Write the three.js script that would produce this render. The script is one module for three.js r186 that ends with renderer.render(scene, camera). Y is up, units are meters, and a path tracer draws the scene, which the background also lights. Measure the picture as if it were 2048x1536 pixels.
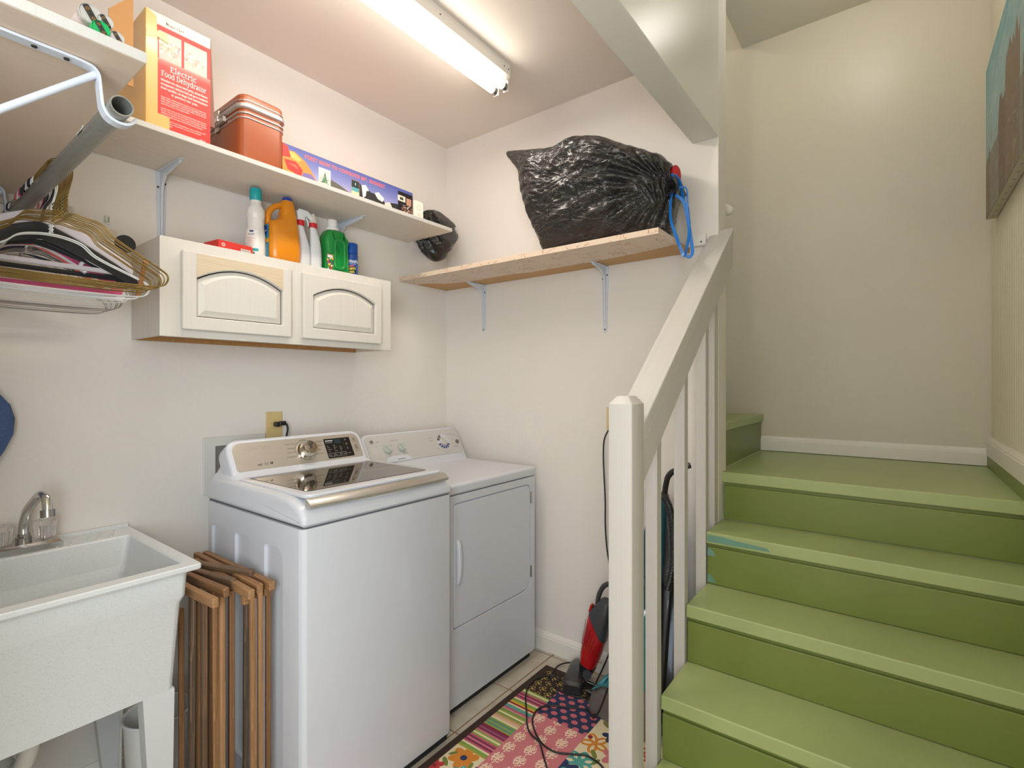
import * as THREE from 'three';
import { RoundedBoxGeometry } from 'three/addons/geometries/RoundedBoxGeometry.js';
import { mergeGeometries, mergeVertices, toCreasedNormals } from 'three/addons/utils/BufferGeometryUtils.js';
import { Brush, Evaluator, SUBTRACTION } from 'three-bvh-csg';
import { RectAreaLightUniformsLib } from 'three/addons/lights/RectAreaLightUniformsLib.js';

// ---------------------------------------------------------------- camera, light, exposure
const scene = new THREE.Scene();
scene.background = new THREE.Color().setRGB(0.75, 0.86, 1.0);
const camera = new THREE.PerspectiveCamera(74.33, 2048 / 1536, 0.05, 40);
camera.position.set(2.062, 1.308, 2.085);
camera.lookAt(2.062 - 0.60614, 1.308, 2.085 - 0.79536);
const renderer = new THREE.WebGLRenderer({ antialias: true });
renderer.toneMapping = THREE.LinearToneMapping;
renderer.toneMappingExposure = 1.84;
renderer.shadowMap.enabled = true;
RectAreaLightUniformsLib.init();
const LAMP = {
  tubeColor: new THREE.Color(1.0, 0.925, 0.835), tubeGlow: 7, tubePanel: 9.6,
  globeColor: new THREE.Color(1.0, 0.965, 0.90), globeGlow: 2.0, landing: 0.08, upper: 0.16, hall: 0.65,  // globe lamps are out of view, placed to light the stairs and walls
  unseenWindowColor: new THREE.Color(0.84, 0.92, 1.0), day: 4.8,  // cool light from an unseen window, placed to brighten the left wall
};

// ---------------------------------------------------------------- helpers
const V = (x, y, z) => new THREE.Vector3(x, y, z);
let seed = 12345;
const rnd = () => { seed = (seed * 1664525 + 1013904223) >>> 0; return seed / 4294967296; };
const rr = (a, b) => a + (b - a) * rnd();
const used = new Map();
function numbered(name) {
  const n = used.get(name) || 0; used.set(name, n + 1);
  return n ? name + '_' + String(n).padStart(3, '0') : name;
}
function shade(o) { o.traverse((m) => { if (m.isMesh) { m.castShadow = true; m.receiveShadow = true; } }); return o; }
function thing(name, label, category, at = [0, 0, 0], group) {
  const o = new THREE.Group(); o.name = numbered(name); o.position.set(...at);
  o.userData = { label, category }; if (group) o.userData.group = group;
  scene.add(o); return o;
}
function struct(name, geo, mat) {
  const m = new THREE.Mesh(flat(geo), mat); m.name = name; m.userData = { kind: 'structure' }; shade(m); scene.add(m); return m;
}
function flat(geo) {
  if (!Array.isArray(geo)) return geo;
  return mergeGeometries(geo.map((g) => { const q = (g.index ? g.toNonIndexed() : g.clone()); for (const k of Object.keys(q.attributes)) if (!['position', 'normal', 'uv'].includes(k)) q.deleteAttribute(k); if (!q.attributes.uv) q.setAttribute('uv', new THREE.BufferAttribute(new Float32Array(q.attributes.position.count * 2), 2)); return q; }));
}
// a part: geometry is given in world coordinates and moved into its thing's frame
function part(t, name, geo, mat, label) {
  const g = flat(geo).clone();
  let top = t; const off = V(0, 0, 0);
  while (top && top !== scene) { off.add(top.position); top = top.parent; }
  g.translate(-off.x, -off.y, -off.z);
  const m = new THREE.Mesh(g, mat); m.name = name; if (label) m.userData.label = label;
  shade(m); t.add(m); return m;
}
function copyOf(o, label) {
  const c = o.clone(); c.name = numbered(o.name.replace(/_\d{3}$/, '')); c.userData = { ...o.userData };
  if (label) c.userData.label = label; scene.add(c); return c;
}
// box between two corners, rounded by r, uv in metres
function bb(x0, x1, y0, y1, z0, z1, r = 0.003, seg = 2) {
  const w = x1 - x0, h = y1 - y0, d = z1 - z0;
  const g = r > 0 ? new RoundedBoxGeometry(w, h, d, seg, Math.min(r, w / 2.01, h / 2.01, d / 2.01)) : new THREE.BoxGeometry(w, h, d);
  g.translate((x0 + x1) / 2, (y0 + y1) / 2, (z0 + z1) / 2); return metreUV(g);
}
function metreUV(geo, s = 1, swap = false) {
  const g = geo.index ? geo.toNonIndexed() : geo; const p = g.attributes.position; const uv = new Float32Array(p.count * 2);
  const a = V(0, 0, 0), b = V(0, 0, 0), c = V(0, 0, 0);
  for (let i = 0; i < p.count; i += 3) {
    a.fromBufferAttribute(p, i); b.fromBufferAttribute(p, i + 1); c.fromBufferAttribute(p, i + 2);
    const n = b.clone().sub(a).cross(c.clone().sub(a)); const ax = Math.abs(n.x), ay = Math.abs(n.y), az = Math.abs(n.z);
    [a, b, c].forEach((q, k) => {
      let u, v;
      if (ax >= ay && ax >= az) { u = q.z; v = q.y; } else if (ay >= az) { u = q.x; v = q.z; } else { u = q.x; v = q.y; }
      if (swap) [u, v] = [v, u];
      uv[(i + k) * 2] = u * s; uv[(i + k) * 2 + 1] = v * s;
    });
  }
  g.setAttribute('uv', new THREE.BufferAttribute(uv, 2)); return g;
}
function tube(pts, r, seg = 48, rad = 8, closed = false, tension) {
  const c = new THREE.CatmullRomCurve3(pts.map((p) => (p.isVector3 ? p : V(...p))), closed, tension === undefined ? 'centripetal' : 'catmullrom', tension);
  return new THREE.TubeGeometry(c, seg, r, rad, closed);
}
// straight bar with mitre-free round corners through points
function bentTube(pts, r, rad = 8, bend = 0.02) {
  const path = new THREE.CurvePath(); const P = pts.map((p) => (p.isVector3 ? p : V(...p))); let last = P[0];
  for (let i = 1; i < P.length - 1; i++) {
    const d0 = P[i].clone().sub(P[i - 1]), d1 = P[i + 1].clone().sub(P[i]);
    const k = Math.min(bend, d0.length() / 2.1, d1.length() / 2.1);
    const a = P[i].clone().addScaledVector(d0.normalize(), -k), b = P[i].clone().addScaledVector(d1.normalize(), k);
    path.add(new THREE.LineCurve3(last, a)); path.add(new THREE.QuadraticBezierCurve3(a, P[i], b)); last = b;
  }
  path.add(new THREE.LineCurve3(last, P[P.length - 1]));
  return new THREE.TubeGeometry(path, pts.length * 16, r, rad, false);
}
function cylBetween(a, b, r0, r1 = r0, n = 16) {
  const A = V(...a), B = V(...b), d = B.clone().sub(A); const g = new THREE.CylinderGeometry(r1, r0, d.length(), n);
  g.applyQuaternion(new THREE.Quaternion().setFromUnitVectors(V(0, 1, 0), d.clone().normalize())); g.translate((A.x + B.x) / 2, (A.y + B.y) / 2, (A.z + B.z) / 2); return g;
}
// square bar between two points
function barBetween(a, b, w, h, r = 0.002) {
  const A = V(...a), B = V(...b), d = B.clone().sub(A), L = d.length(); const g = new RoundedBoxGeometry(w, L, h, 2, Math.min(r, w / 2.1, h / 2.1));
  metreUV(g); const q = g.index ? g.toNonIndexed() : g;
  const gg = metreUV(q, 1, false);
  gg.applyQuaternion(new THREE.Quaternion().setFromUnitVectors(V(0, 1, 0), d.normalize())); gg.translate((A.x + B.x) / 2, (A.y + B.y) / 2, (A.z + B.z) / 2); return gg;
}
function lathe(profile, at, n = 32, sx = 1, sz = 1) {
  const g = new THREE.LatheGeometry(profile.map(([r, y]) => new THREE.Vector2(Math.max(r, 0.0001), y)), n); g.scale(sx, 1, sz); g.translate(...at);
  return toCreasedNormals(g, 0.7);
}
function shapeOf(pts, holes = []) { const s = new THREE.Shape(pts.map((p) => new THREE.Vector2(...p))); holes.forEach((h) => s.holes.push(h.getPoints ? h : new THREE.Path(h.map((p) => new THREE.Vector2(...p))))); return s; }
function rrPath(T, x0, x1, y0, y1, r) {
  const s = new T(); const R = Array.isArray(r) ? r : [r, r, r, r]; // tl tr br bl
  s.moveTo(x0 + R[3], y0); s.lineTo(x1 - R[2], y0); s.quadraticCurveTo(x1, y0, x1, y0 + R[2]); s.lineTo(x1, y1 - R[1]); s.quadraticCurveTo(x1, y1, x1 - R[1], y1);
  s.lineTo(x0 + R[0], y1); s.quadraticCurveTo(x0, y1, x0, y1 - R[0]); s.lineTo(x0, y0 + R[3]); s.quadraticCurveTo(x0, y0, x0 + R[3], y0); return s;
}
function slab(shape, t, bevel = 0.002, bs = 2, cs = 10) {
  const g = new THREE.ExtrudeGeometry(shape, { depth: Math.max(t - 2 * bevel, 0.0002), bevelEnabled: bevel > 0, bevelThickness: bevel, bevelSize: bevel, bevelOffset: -bevel, bevelSegments: bs, curveSegments: cs });
  g.translate(0, 0, bevel); return g; // from 0 to t along +z
}
// place a geometry modelled in x right, y up, z out onto a face with the given outward normal and up
function onto(g, o, n, u = [0, 1, 0]) {
  const N = V(...n).normalize(), U = V(...u), X = U.clone().cross(N).normalize(), Y = N.clone().cross(X).normalize();
  const m = new THREE.Matrix4().makeBasis(X, Y, N); m.setPosition(...o); const q = g.clone(); q.applyMatrix4(m); return q;
}
function unitUV(g, x0, x1, y0, y1) {
  const q = g.index ? g.toNonIndexed() : g; const p = q.attributes.position, uv = new Float32Array(p.count * 2);
  for (let i = 0; i < p.count; i++) { uv[2 * i] = (p.getX(i) - x0) / (x1 - x0); uv[2 * i + 1] = (p.getY(i) - y0) / (y1 - y0); }
  q.setAttribute('uv', new THREE.BufferAttribute(uv, 2)); return q;
}
function card(w, h, t = 0.0012, r = 0.001, bevel = 0.0003) { return unitUV(slab(rrPath(THREE.Shape, -w / 2, w / 2, -h / 2, h / 2, r), t, bevel), -w / 2, w / 2, -h / 2, h / 2); }
function ring(x0, x1, z0, z1, r, y, n = 6) {
  const pts = []; const cs = [[x1 - r, z1 - r, 0], [x0 + r, z1 - r, 1], [x0 + r, z0 + r, 2], [x1 - r, z0 + r, 3]];
  for (const [cx, cz, k] of cs) for (let i = 0; i <= n; i++) { const a = (k + i / n) * Math.PI / 2; pts.push(V(cx + r * Math.cos(a), y, cz + r * Math.sin(a))); }
  return pts;
}
function loft(rings, capA = true, capB = true, crease = 0.6) {
  const N = rings[0].length, pos = [], uv = [], idx = [];
  rings.forEach((R, j) => R.forEach((p, i) => { pos.push(p.x, p.y, p.z); uv.push(i / N, j / (rings.length - 1)); }));
  for (let j = 0; j < rings.length - 1; j++) for (let i = 0; i < N; i++) { const a = j * N + i, b = j * N + (i + 1) % N, c = a + N, d = b + N; idx.push(a, b, d, a, d, c); }
  const cap = (R, base, flip) => { const m = R.reduce((s, p) => s.add(p), V(0, 0, 0)).multiplyScalar(1 / N), k = pos.length / 3; pos.push(m.x, m.y, m.z); uv.push(0.5, 0.5); for (let i = 0; i < N; i++) { const a = base + i, b = base + (i + 1) % N; flip ? idx.push(k, b, a) : idx.push(k, a, b); } };
  if (capA) cap(rings[0], 0, true); if (capB) cap(rings[rings.length - 1], (rings.length - 1) * N, false);
  let vol = 0; const q = (i) => V(pos[3 * i], pos[3 * i + 1], pos[3 * i + 2]);
  for (let i = 0; i < idx.length; i += 3) vol += q(idx[i]).dot(q(idx[i + 1]).cross(q(idx[i + 2])));
  if (vol < 0) for (let i = 0; i < idx.length; i += 3) [idx[i + 1], idx[i + 2]] = [idx[i + 2], idx[i + 1]];
  const g = new THREE.BufferGeometry(); g.setAttribute('position', new THREE.Float32BufferAttribute(pos, 3)); g.setAttribute('uv', new THREE.Float32BufferAttribute(uv, 2)); g.setIndex(idx);
  g.computeVertexNormals(); return crease ? toCreasedNormals(g, crease) : g.toNonIndexed();
}
// ---------------------------------------------------------------- textures and materials
function canvas(w, h, draw) { const c = document.createElement('canvas'); c.width = w; c.height = h; const x = c.getContext('2d'); draw(x, w, h); return c; }
function tex(w, h, draw, rep) {
  const t = new THREE.CanvasTexture(canvas(w, h, draw)); t.colorSpace = THREE.SRGBColorSpace; t.magFilter = THREE.LinearFilter;
  t.wrapS = t.wrapT = THREE.RepeatWrapping; if (rep) t.repeat.set(...rep); return t;
}
function dataTex(w, h, draw, rep) { const t = tex(w, h, draw, rep); t.colorSpace = THREE.NoColorSpace; return t; }
const std = (c, roughness = 0.6, o = {}) => new THREE.MeshStandardMaterial({ color: c, roughness, ...o });
const phys = (c, roughness, o = {}) => new THREE.MeshPhysicalMaterial({ color: c, roughness, ...o });
const lin = (r, g, b) => new THREE.Color().setRGB(r, g, b);
function speckle(base, dots, n, w = 512, rep = [3, 3]) {
  return tex(w, w, (x) => { x.fillStyle = base; x.fillRect(0, 0, w, w); for (let i = 0; i < n; i++) { x.fillStyle = dots[(rnd() * dots.length) | 0]; x.globalAlpha = rr(0.2, 0.75); const s = rr(0.6, 2.0); x.fillRect(rnd() * w, rnd() * w, s, s * rr(0.6, 1.4)); } x.globalAlpha = 1; }, rep);
}
// streaks run along v
function streaks(base, cols, n, rep, w = 256, h = 512, alpha = [0.05, 0.25], len = [60, 400], wid = [0.6, 3]) {
  return tex(w, h, (x) => {
    x.fillStyle = base; x.fillRect(0, 0, w, h);
    for (let i = 0; i < n; i++) { x.strokeStyle = cols[(rnd() * cols.length) | 0]; x.globalAlpha = rr(...alpha); x.lineWidth = rr(...wid); const px = rnd() * w, py = rr(-100, h), L = rr(...len); x.beginPath(); x.moveTo(px, py); x.bezierCurveTo(px + rr(-4, 4), py + L / 3, px + rr(-4, 4), py + L * 0.66, px + rr(-3, 3), py + L); x.stroke(); }
    x.globalAlpha = 1;
  }, rep);
}
function blotches(base, cols, n, rep, w = 512, size = [10, 70], alpha = [0.02, 0.07]) {
  return tex(w, w, (x) => { x.fillStyle = base; x.fillRect(0, 0, w, w); for (let i = 0; i < n; i++) { const px = rnd() * w, py = rnd() * w, s = rr(...size); const g = x.createRadialGradient(px, py, 0, px, py, s); const c = cols[(rnd() * cols.length) | 0]; g.addColorStop(0, c); g.addColorStop(1, c + '00'); x.globalAlpha = rr(...alpha); x.fillStyle = g; x.fillRect(px - s, py - s, 2 * s, 2 * s); } x.globalAlpha = 1; }, rep);
}
const M = {};
M.wall = std(0xffffff, 0.62, { map: blotches('#eae4dc', ['#dad2c6', '#f1eae0', '#dbd0c6'], 60, [0.6, 0.6]) });
M.wallStairShaded = std(0xffffff, 0.38, { map: blotches('#d6cebc', ['#c9bfa9', '#ddd5c3'], 50, [0.6, 0.6]) });  // wall paint with the stairwell's dimmer, greener light put into its colour
M.beam = std('#e4e2da', 0.25);
M.ceiling = std('#ebe2d8', 0.85);
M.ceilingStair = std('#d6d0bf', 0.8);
M.trim = std('#ebe6de', 0.38);
M.trimStair = std('#e3ddcd', 0.4);
M.white = phys('#d3d5db', 0.3, { clearcoat: 0.35, clearcoatRoughness: 0.12 });
M.whiteSatin = std('#e4e2dd', 0.45);
M.paintedWood = std(0xffffff, 0.48, { map: streaks('#cbc7c0', ['#b8b2a8', '#d8d4cc', '#b7b1a6'], 260, [3, 1.2], 256, 512, [0.03, 0.14]) });
M.cabinetWood = std(0xffffff, 0.55, { map: streaks('#dcd6cc', ['#cac0af', '#e9e5dd', '#cdc2b0'], 240, [4, 1.4], 256, 512, [0.03, 0.14]) });
M.rawWood = std(0xffffff, 0.6, { map: streaks('#d9c6a8', ['#c2a67f', '#e6d8c0', '#c9b08a', '#ece2d2'], 320, [4, 1.2], 256, 512, [0.08, 0.35]) });
M.washedShelf = std(0xffffff, 0.65, { map: streaks('#e4dcd0', ['#cdc2b3', '#eee8de', '#c5baa9'], 300, [3, 0.7], 256, 512, [0.03, 0.15]) });
M.brownPly = std(0xffffff, 0.7, { map: streaks('#b98a55', ['#9b6d3a', '#c99e69', '#8a5d30'], 200, [3, 1]) });
M.chip = std('#c99f6e', 0.75);
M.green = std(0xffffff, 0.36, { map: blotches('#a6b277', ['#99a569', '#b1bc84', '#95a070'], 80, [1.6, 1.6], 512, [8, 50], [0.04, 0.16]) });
M.greenShaded = std(0xffffff, 0.38, { map: blotches('#78853f', ['#6c7936', '#838f4a', '#6f7b3e'], 80, [1.6, 1.6], 512, [8, 60], [0.05, 0.18]) });  // same green paint as the treads, with the risers' shade put into the colour
M.tealPaint = std('#6f9a86', 0.5);
M.chrome = std('#d6d4d0', 0.16, { metalness: 0.9 });
M.nickel = std('#a9a7a2', 0.28, { metalness: 1 });
M.galv = std(0xffffff, 0.45, { metalness: 0.6, map: blotches('#a3a29b', ['#7c7b76', '#b0aea6', '#86847c'], 300, [8, 8], 256, [3, 14], [0.08, 0.3]) });
M.champagne = std('#cac5bd', 0.3, { metalness: 0.75 });
M.bracket = std('#d3d8e0', 0.4);
M.screw = std('#4a453e', 0.5, { metalness: 0.5 });
M.black = std('#1b1b1c', 0.35);
M.blackMatte = std('#232324', 0.7);
M.sink = std(0xffffff, 0.42, { map: speckle('#dadcda', ['#9aa09c', '#eef0ea', '#868c88', '#b7bab4'], 9000, 512, [4, 4]) });
M.sinkWhite = std('#dcdcd6', 0.4);
M.wire = std('#8b7340', 0.3, { metalness: 0.8 });
M.wireSilver = std('#a5a39f', 0.3, { metalness: 0.8 });
M.wireWhite = std('#e4e4e2', 0.35);
M.bagBump = dataTex(512, 512, (x, w) => { x.fillStyle = '#777'; x.fillRect(0, 0, w, w); for (let i = 0; i < 900; i++) { x.strokeStyle = rnd() > 0.5 ? '#fff' : '#000'; x.globalAlpha = rr(0.05, 0.3); x.lineWidth = rr(0.8, 5); const a = rr(-0.5, 0.5) + (rnd() < 0.25 ? 1.2 : 0), px = rnd() * w, py = rnd() * w, L = rr(15, 120); x.beginPath(); x.moveTo(px, py); x.quadraticCurveTo(px + L * 0.5 * Math.cos(a) + rr(-8, 8), py + L * 0.5 * Math.sin(a) + rr(-8, 8), px + L * Math.cos(a), py + L * Math.sin(a)); x.stroke(); } x.globalAlpha = 1; }, [2, 2]);
M.bag = phys('#242220', 0.33, { bumpMap: M.bagBump, bumpScale: 0.012, clearcoat: 0.3, clearcoatRoughness: 0.2 });
M.fixture = std('#eae6df', 0.4);
M.seamGrey = std('#5d5d60', 0.6);

// ================================================================ THE SETTING
// floor with square tiles
const fl = struct('floor', bb(-0.1, 2.5, -0.1, -0.004, -0.15, 4.3, 0), std('#9a7a5c', 0.9));
{
  const cols = ['#c9bfae', '#c4b9a7', '#cdc4b4', '#bfb4a2'];
  const mats = cols.map((c) => std(0xffffff, 0.4, { map: blotches(c, ['#a89a85', '#ddd6c8', '#b3a692', '#8d7f6c'], 160, [3, 3], 256, [4, 40], [0.06, 0.22]) }));
  const X = [-0.27, 0.065, 0.40, 0.735, 1.07, 1.405, 1.74, 2.075, 2.41], Z = []; for (let z = -0.305; z < 4.3; z += 0.335) Z.push(z);
  for (let i = 0; i < X.length - 1; i++) for (let j = 0; j < Z.length - 1; j++) {
    const x0 = Math.max(X[i], 0) + 0.004, x1 = Math.min(X[i + 1], 2.38) - 0.004, z0 = Math.max(Z[j], 0) + 0.004, z1 = Math.min(Z[j + 1], 4.2) - 0.004;
    if (x1 - x0 < 0.02 || z1 - z0 < 0.02) continue;
    part(fl, 'tile', bb(x0, x1, -0.006, 0, z0, z1, 0.002, 1), mats[(rnd() * 4) | 0]);
  }
}
struct('wall_left', [bb(-0.1, 0, 0, 2.76, -0.0, 2.12, 0), bb(-0.1, 0, 0, 3.7, -0.98, -0.11, 0)], M.wall);
struct('wall_back', bb(-0.1, 1.498, 0, 3.7, -0.11, 0, 0.002), M.wall);
struct('wall_stair', bb(-0.1, 2.5, 0, 3.7, -0.98, -0.88, 0), M.wallStairShaded);
struct('wall_front', bb(-0.1, 1.06, 0, 3.3, 2.12, 2.22, 0), M.wall);
struct('wall_hall', [bb(0.96, 1.06, 0, 3.3, 2.22, 4.3, 0), bb(0.96, 2.5, 0, 3.3, 4.2, 4.3, 0)], M.wall);
struct('ceiling', bb(-0.1, 1.40, 2.657, 2.757, -0.02, 2.14, 0), M.ceiling);
struct('ceiling_stair', [bb(1.385, 2.5, 3.14, 3.24, -0.95, 2.13, 0), bb(1.0, 2.5, 3.14, 3.24, 2.12, 4.3, 0), bb(-0.1, 1.40, 3.6, 3.7, -0.95, -0.05, 0), bb(1.385, 1.42, 3.24, 3.7, -0.95, -0.05, 0)], M.ceilingStair);
struct('trim_beam', bb(1.397, 1.498, 2.284, 3.2, -0.001, 2.14, 0.003), M.beam);
// right wall: painted beadboard over a board wall
{
  const w = struct('wall_right', [bb(2.392, 2.5, 0, 3.3, -0.95, 2.2, 0), bb(2.392, 2.5, 0, 3.3, 3.7, 4.3, 0), bb(2.392, 2.5, 0, 0.7, 2.2, 3.7, 0), bb(2.392, 2.5, 2.2, 3.3, 2.2, 3.7, 0)], M.wallStairShaded);
  const pts = []; const step = 0.042; // tongue-and-groove profile in (z, x)
  for (let z = -0.88; z < 2.2; z += step) { pts.push([z, 0.012], [z + 0.003, 0.004], [z + 0.006, 0.012], [z + step * 0.5, 0.0132]); }
  const s = shapeOf([[-0.88, -0.004], ...pts.map(([z, d]) => [z, d]), [2.25, -0.004]]);
  const g = new THREE.ExtrudeGeometry(s, { depth: 2.2, bevelEnabled: false }); // x=z, y=depth towards the room, z=height
  const m = new THREE.Matrix4().makeBasis(V(0, 0, 1), V(-1, 0, 0), V(0, 1, 0)); m.setPosition(2.392, 0.93, 0); g.applyMatrix4(m);
  g.computeVertexNormals();
  const b = part(w, 'beadboard', metreUV(g), std('#ddd4bb', 0.45)); b.userData.kind = 'stuff';
}
// baseboards
function baseboard(name, a, b, n, y0, y1, mat, t = 0.014) {
  const L = Math.hypot(b[0] - a[0], b[1] - a[1]); const h = y1 - y0;
  const s = shapeOf([[0, 0], [t, 0], [t, h * 0.72], [t * 0.85, h * 0.76], [t * 0.85, h * 0.82], [t * 0.55, h * 0.93], [t * 0.35, h], [0, h]]);
  const g = new THREE.ExtrudeGeometry(s, { depth: L, bevelEnabled: false }); const D = V((b[0] - a[0]) / L, 0, (b[1] - a[1]) / L), N = V(n[0], 0, n[1]);
  const m = new THREE.Matrix4().makeBasis(N, V(0, 1, 0), D); m.setPosition(a[0], y0, a[1]); g.applyMatrix4(m);
  if (m.determinant() < 0) { const q = g.toNonIndexed(), p = q.attributes.position.array; for (let i = 0; i < p.length; i += 9) for (let k = 0; k < 3; k++) { const t2 = p[i + 3 + k]; p[i + 3 + k] = p[i + 6 + k]; p[i + 6 + k] = t2; } q.computeVertexNormals(); return struct(name, q, mat); }
  g.computeVertexNormals(); return struct(name, g, mat);
}
baseboard('baseboard_back', [0.0, 0], [1.498, 0], [0, 1], 0.0, 0.09, M.trim);
baseboard('baseboard_left', [0, 0], [0, 2.12], [1, 0], 0.0, 0.09, M.trim);
baseboard('baseboard_stair', [1.47, -0.88], [2.38, -0.88], [0, 1], 0.958, 1.032, M.trim, 0.016);
baseboard('baseboard_right', [2.38, -0.88], [2.38, 1.2], [-1, 0], 1.005, 1.083, M.trimStair, 0.018);

// ================================================================ STAIRS
{
  const t = thing('staircase', 'green painted wooden staircase up to a landing, worn teal patches on one tread', 'staircase', [1.94, 0, 0.4]);
  const rz = [0.838, 0.612, 0.386, 0.163, -0.056], H = 0.191, xL = 1.5, xR = 2.378;
  for (let k = 0; k < 5; k++) {
    const yt = H * (k + 1);
    const r = part(t, 'riser', [bb(xL + 0.002, xR, H * k + (k ? 0.001 : 0), yt - 0.055, rz[k] - 0.02, rz[k], 0.004), bb(xL + 0.002, xR, yt - 0.057, yt - 0.038, rz[k] - 0.02, rz[k] - 0.009, 0.001)], M.greenShaded);
    if (k < 4) {
      const tr = part(t, 'tread', bb(xL, xR, yt - 0.042, yt, rz[k + 1] - 0.01, rz[k] + 0.006, 0.004), M.green);
      if (k === 3) { // bare teal paint where the edge is worn
        const s = shapeOf([[0, 0.002], [0.10, 0.001], [0.17, 0.004], [0.21, 0.003], [0.2, 0.014], [0.15, 0.018], [0.1, 0.021], [0.05, 0.027], [0.0, 0.026]]);
        part(tr, 'worn_patch', onto(slab(s, 0.0008, 0.0002), [xL + 0.004, yt - 0.036, rz[k] + 0.0058], [0, 0, 1]), M.tealPaint, 'older teal paint showing through');
        const s2 = shapeOf([[0, 0], [0.03, 0.002], [0.02, 0.02], [0.008, 0.03], [0, 0.024]]);
        for (const dy of [0.088, 0.184]) part(r, 'worn_patch', onto(slab(s2, 0.0008, 0.0002), [xL + 0.003, yt - dy, rz[k]], [0, 0, 1]), M.tealPaint, 'older teal paint showing through');
      }
    }
  }
  part(t, 'landing', bb(1.478, xR, 5 * H - 0.042, 5 * H, -0.879, rz[4] + 0.006, 0.004), M.green);
  const u = thing('upper_staircase', 'green painted steps climbing left from the landing behind the wall corner', 'staircase', [1.2, 0.955, -0.5]);
  part(u, 'riser', bb(1.46, 1.48, 5 * H, 5 * H + 0.155, -0.879, -0.112, 0.002), M.greenShaded);
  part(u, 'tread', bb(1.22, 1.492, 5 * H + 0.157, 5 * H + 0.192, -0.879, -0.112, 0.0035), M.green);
  part(u, 'riser', bb(1.22, 1.24, 5 * H + 0.19, 5 * H + 0.345, -0.879, -0.112, 0.002), M.greenShaded);
  part(u, 'tread', bb(0.98, 1.25, 5 * H + 0.347, 5 * H + 0.382, -0.879, -0.112, 0.0035), M.green);
  part(t, 'skirt_board', bb(2.364, 2.378, 5 * H, 1.006, -0.879, -0.02, 0.002), M.greenShaded);
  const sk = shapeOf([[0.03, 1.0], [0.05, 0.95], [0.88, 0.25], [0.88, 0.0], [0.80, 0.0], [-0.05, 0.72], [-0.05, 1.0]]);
  part(t, 'skirt_board', onto(slab(sk, 0.014, 0.002), [2.3775, 0, 0], [-1, 0, 0]), M.greenShaded);
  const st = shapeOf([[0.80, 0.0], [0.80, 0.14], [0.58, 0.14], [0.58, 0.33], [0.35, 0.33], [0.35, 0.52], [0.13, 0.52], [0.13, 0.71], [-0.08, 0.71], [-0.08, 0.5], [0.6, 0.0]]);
  part(t, 'stringer', onto(slab(st, 0.03, 0.002), [1.535, 0, 0], [-1, 0, 0]), M.greenShaded);
}
{ // railing beside the stairs
  const t = thing('stair_railing', 'white painted wooden stair railing with a square newel post and plain balusters', 'railing', [1.516, 0, 0.89]);
  const nx0 = 1.4845, nx1 = 1.5485, nz0 = 0.855, nz1 = 0.931;
  const c = 0.016;
  part(t, 'newel_post', loft([ring(nx0, nx1, nz0, nz1, 0.005, 0.0, 3), ring(nx0, nx1, nz0, nz1, 0.005, 1.258, 3), ring(nx0 + c, nx1 - c, nz0 + c, nz1 - c, 0.003, 1.278, 3)], true, true, 0.4), M.paintedWood);
  const sl = (1.922 - 1.220) / 0.869, top = (z) => 1.22 + (0.84 - z) * sl, z0 = -0.002, z1 = 0.856;
  const capS = shapeOf([[-z1, top(z1)], [-z1, top(z1) - 0.05], [0.03, top(-0.03) - 0.05], [0.03, top(-0.03)]]);
  part(t, 'handrail', slab2(capS, 1.462, 1.547), M.paintedWood);
  const lowS = shapeOf([[-z1, top(z1) - 0.05], [-z1, top(z1) - 0.156], [0.03, top(-0.03) - 0.15], [0.03, top(-0.03) - 0.05]]);
  part(t, 'lower_rail', slab2(lowS, 1.507, 1.545), M.paintedWood);
  function slab2(s, x0, x1) { const g = slab(s, x1 - x0, 0.004); const m = new THREE.Matrix4().makeBasis(V(0, 0, -1), V(0, 1, 0), V(1, 0, 0)); m.setPosition(x0, 0, 0); g.applyMatrix4(m); return metreUV(g); }
  for (const [za, zb] of [[0.606, 0.640], [0.364, 0.398], [0.128, 0.165], [0.004, 0.052]]) {
    const zc = (za + zb) / 2; part(t, 'baluster', barBetween([1.4795, za > 0.5 ? 0.02 : 0.14 + (0.6 - za) * 0.5, zc], [1.4795, top(zc) - 0.06, zc], 0.037, zb - za), M.paintedWood);
  }
}
{ // round rail end on the far stair wall
  const t = thing('wall_handrail', 'rounded white end of a wall handrail seen past the wall corner above the landing', 'handrail', [1.45, 2.0, -0.2]);
  part(t, 'rail', cylBetween([1.488, 2.045, -0.185], [0.9, 2.5, -0.185], 0.021, 0.021, 20), M.trimStair);
  part(t, 'rail_end', new THREE.SphereGeometry(0.021, 20, 14).translate(1.488, 2.045, -0.185), M.trimStair);
  part(t, 'wall_mount', cylBetween([1.40, 2.1, -0.185], [1.40, 2.07, -0.11], 0.009), M.nickel);
}

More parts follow.
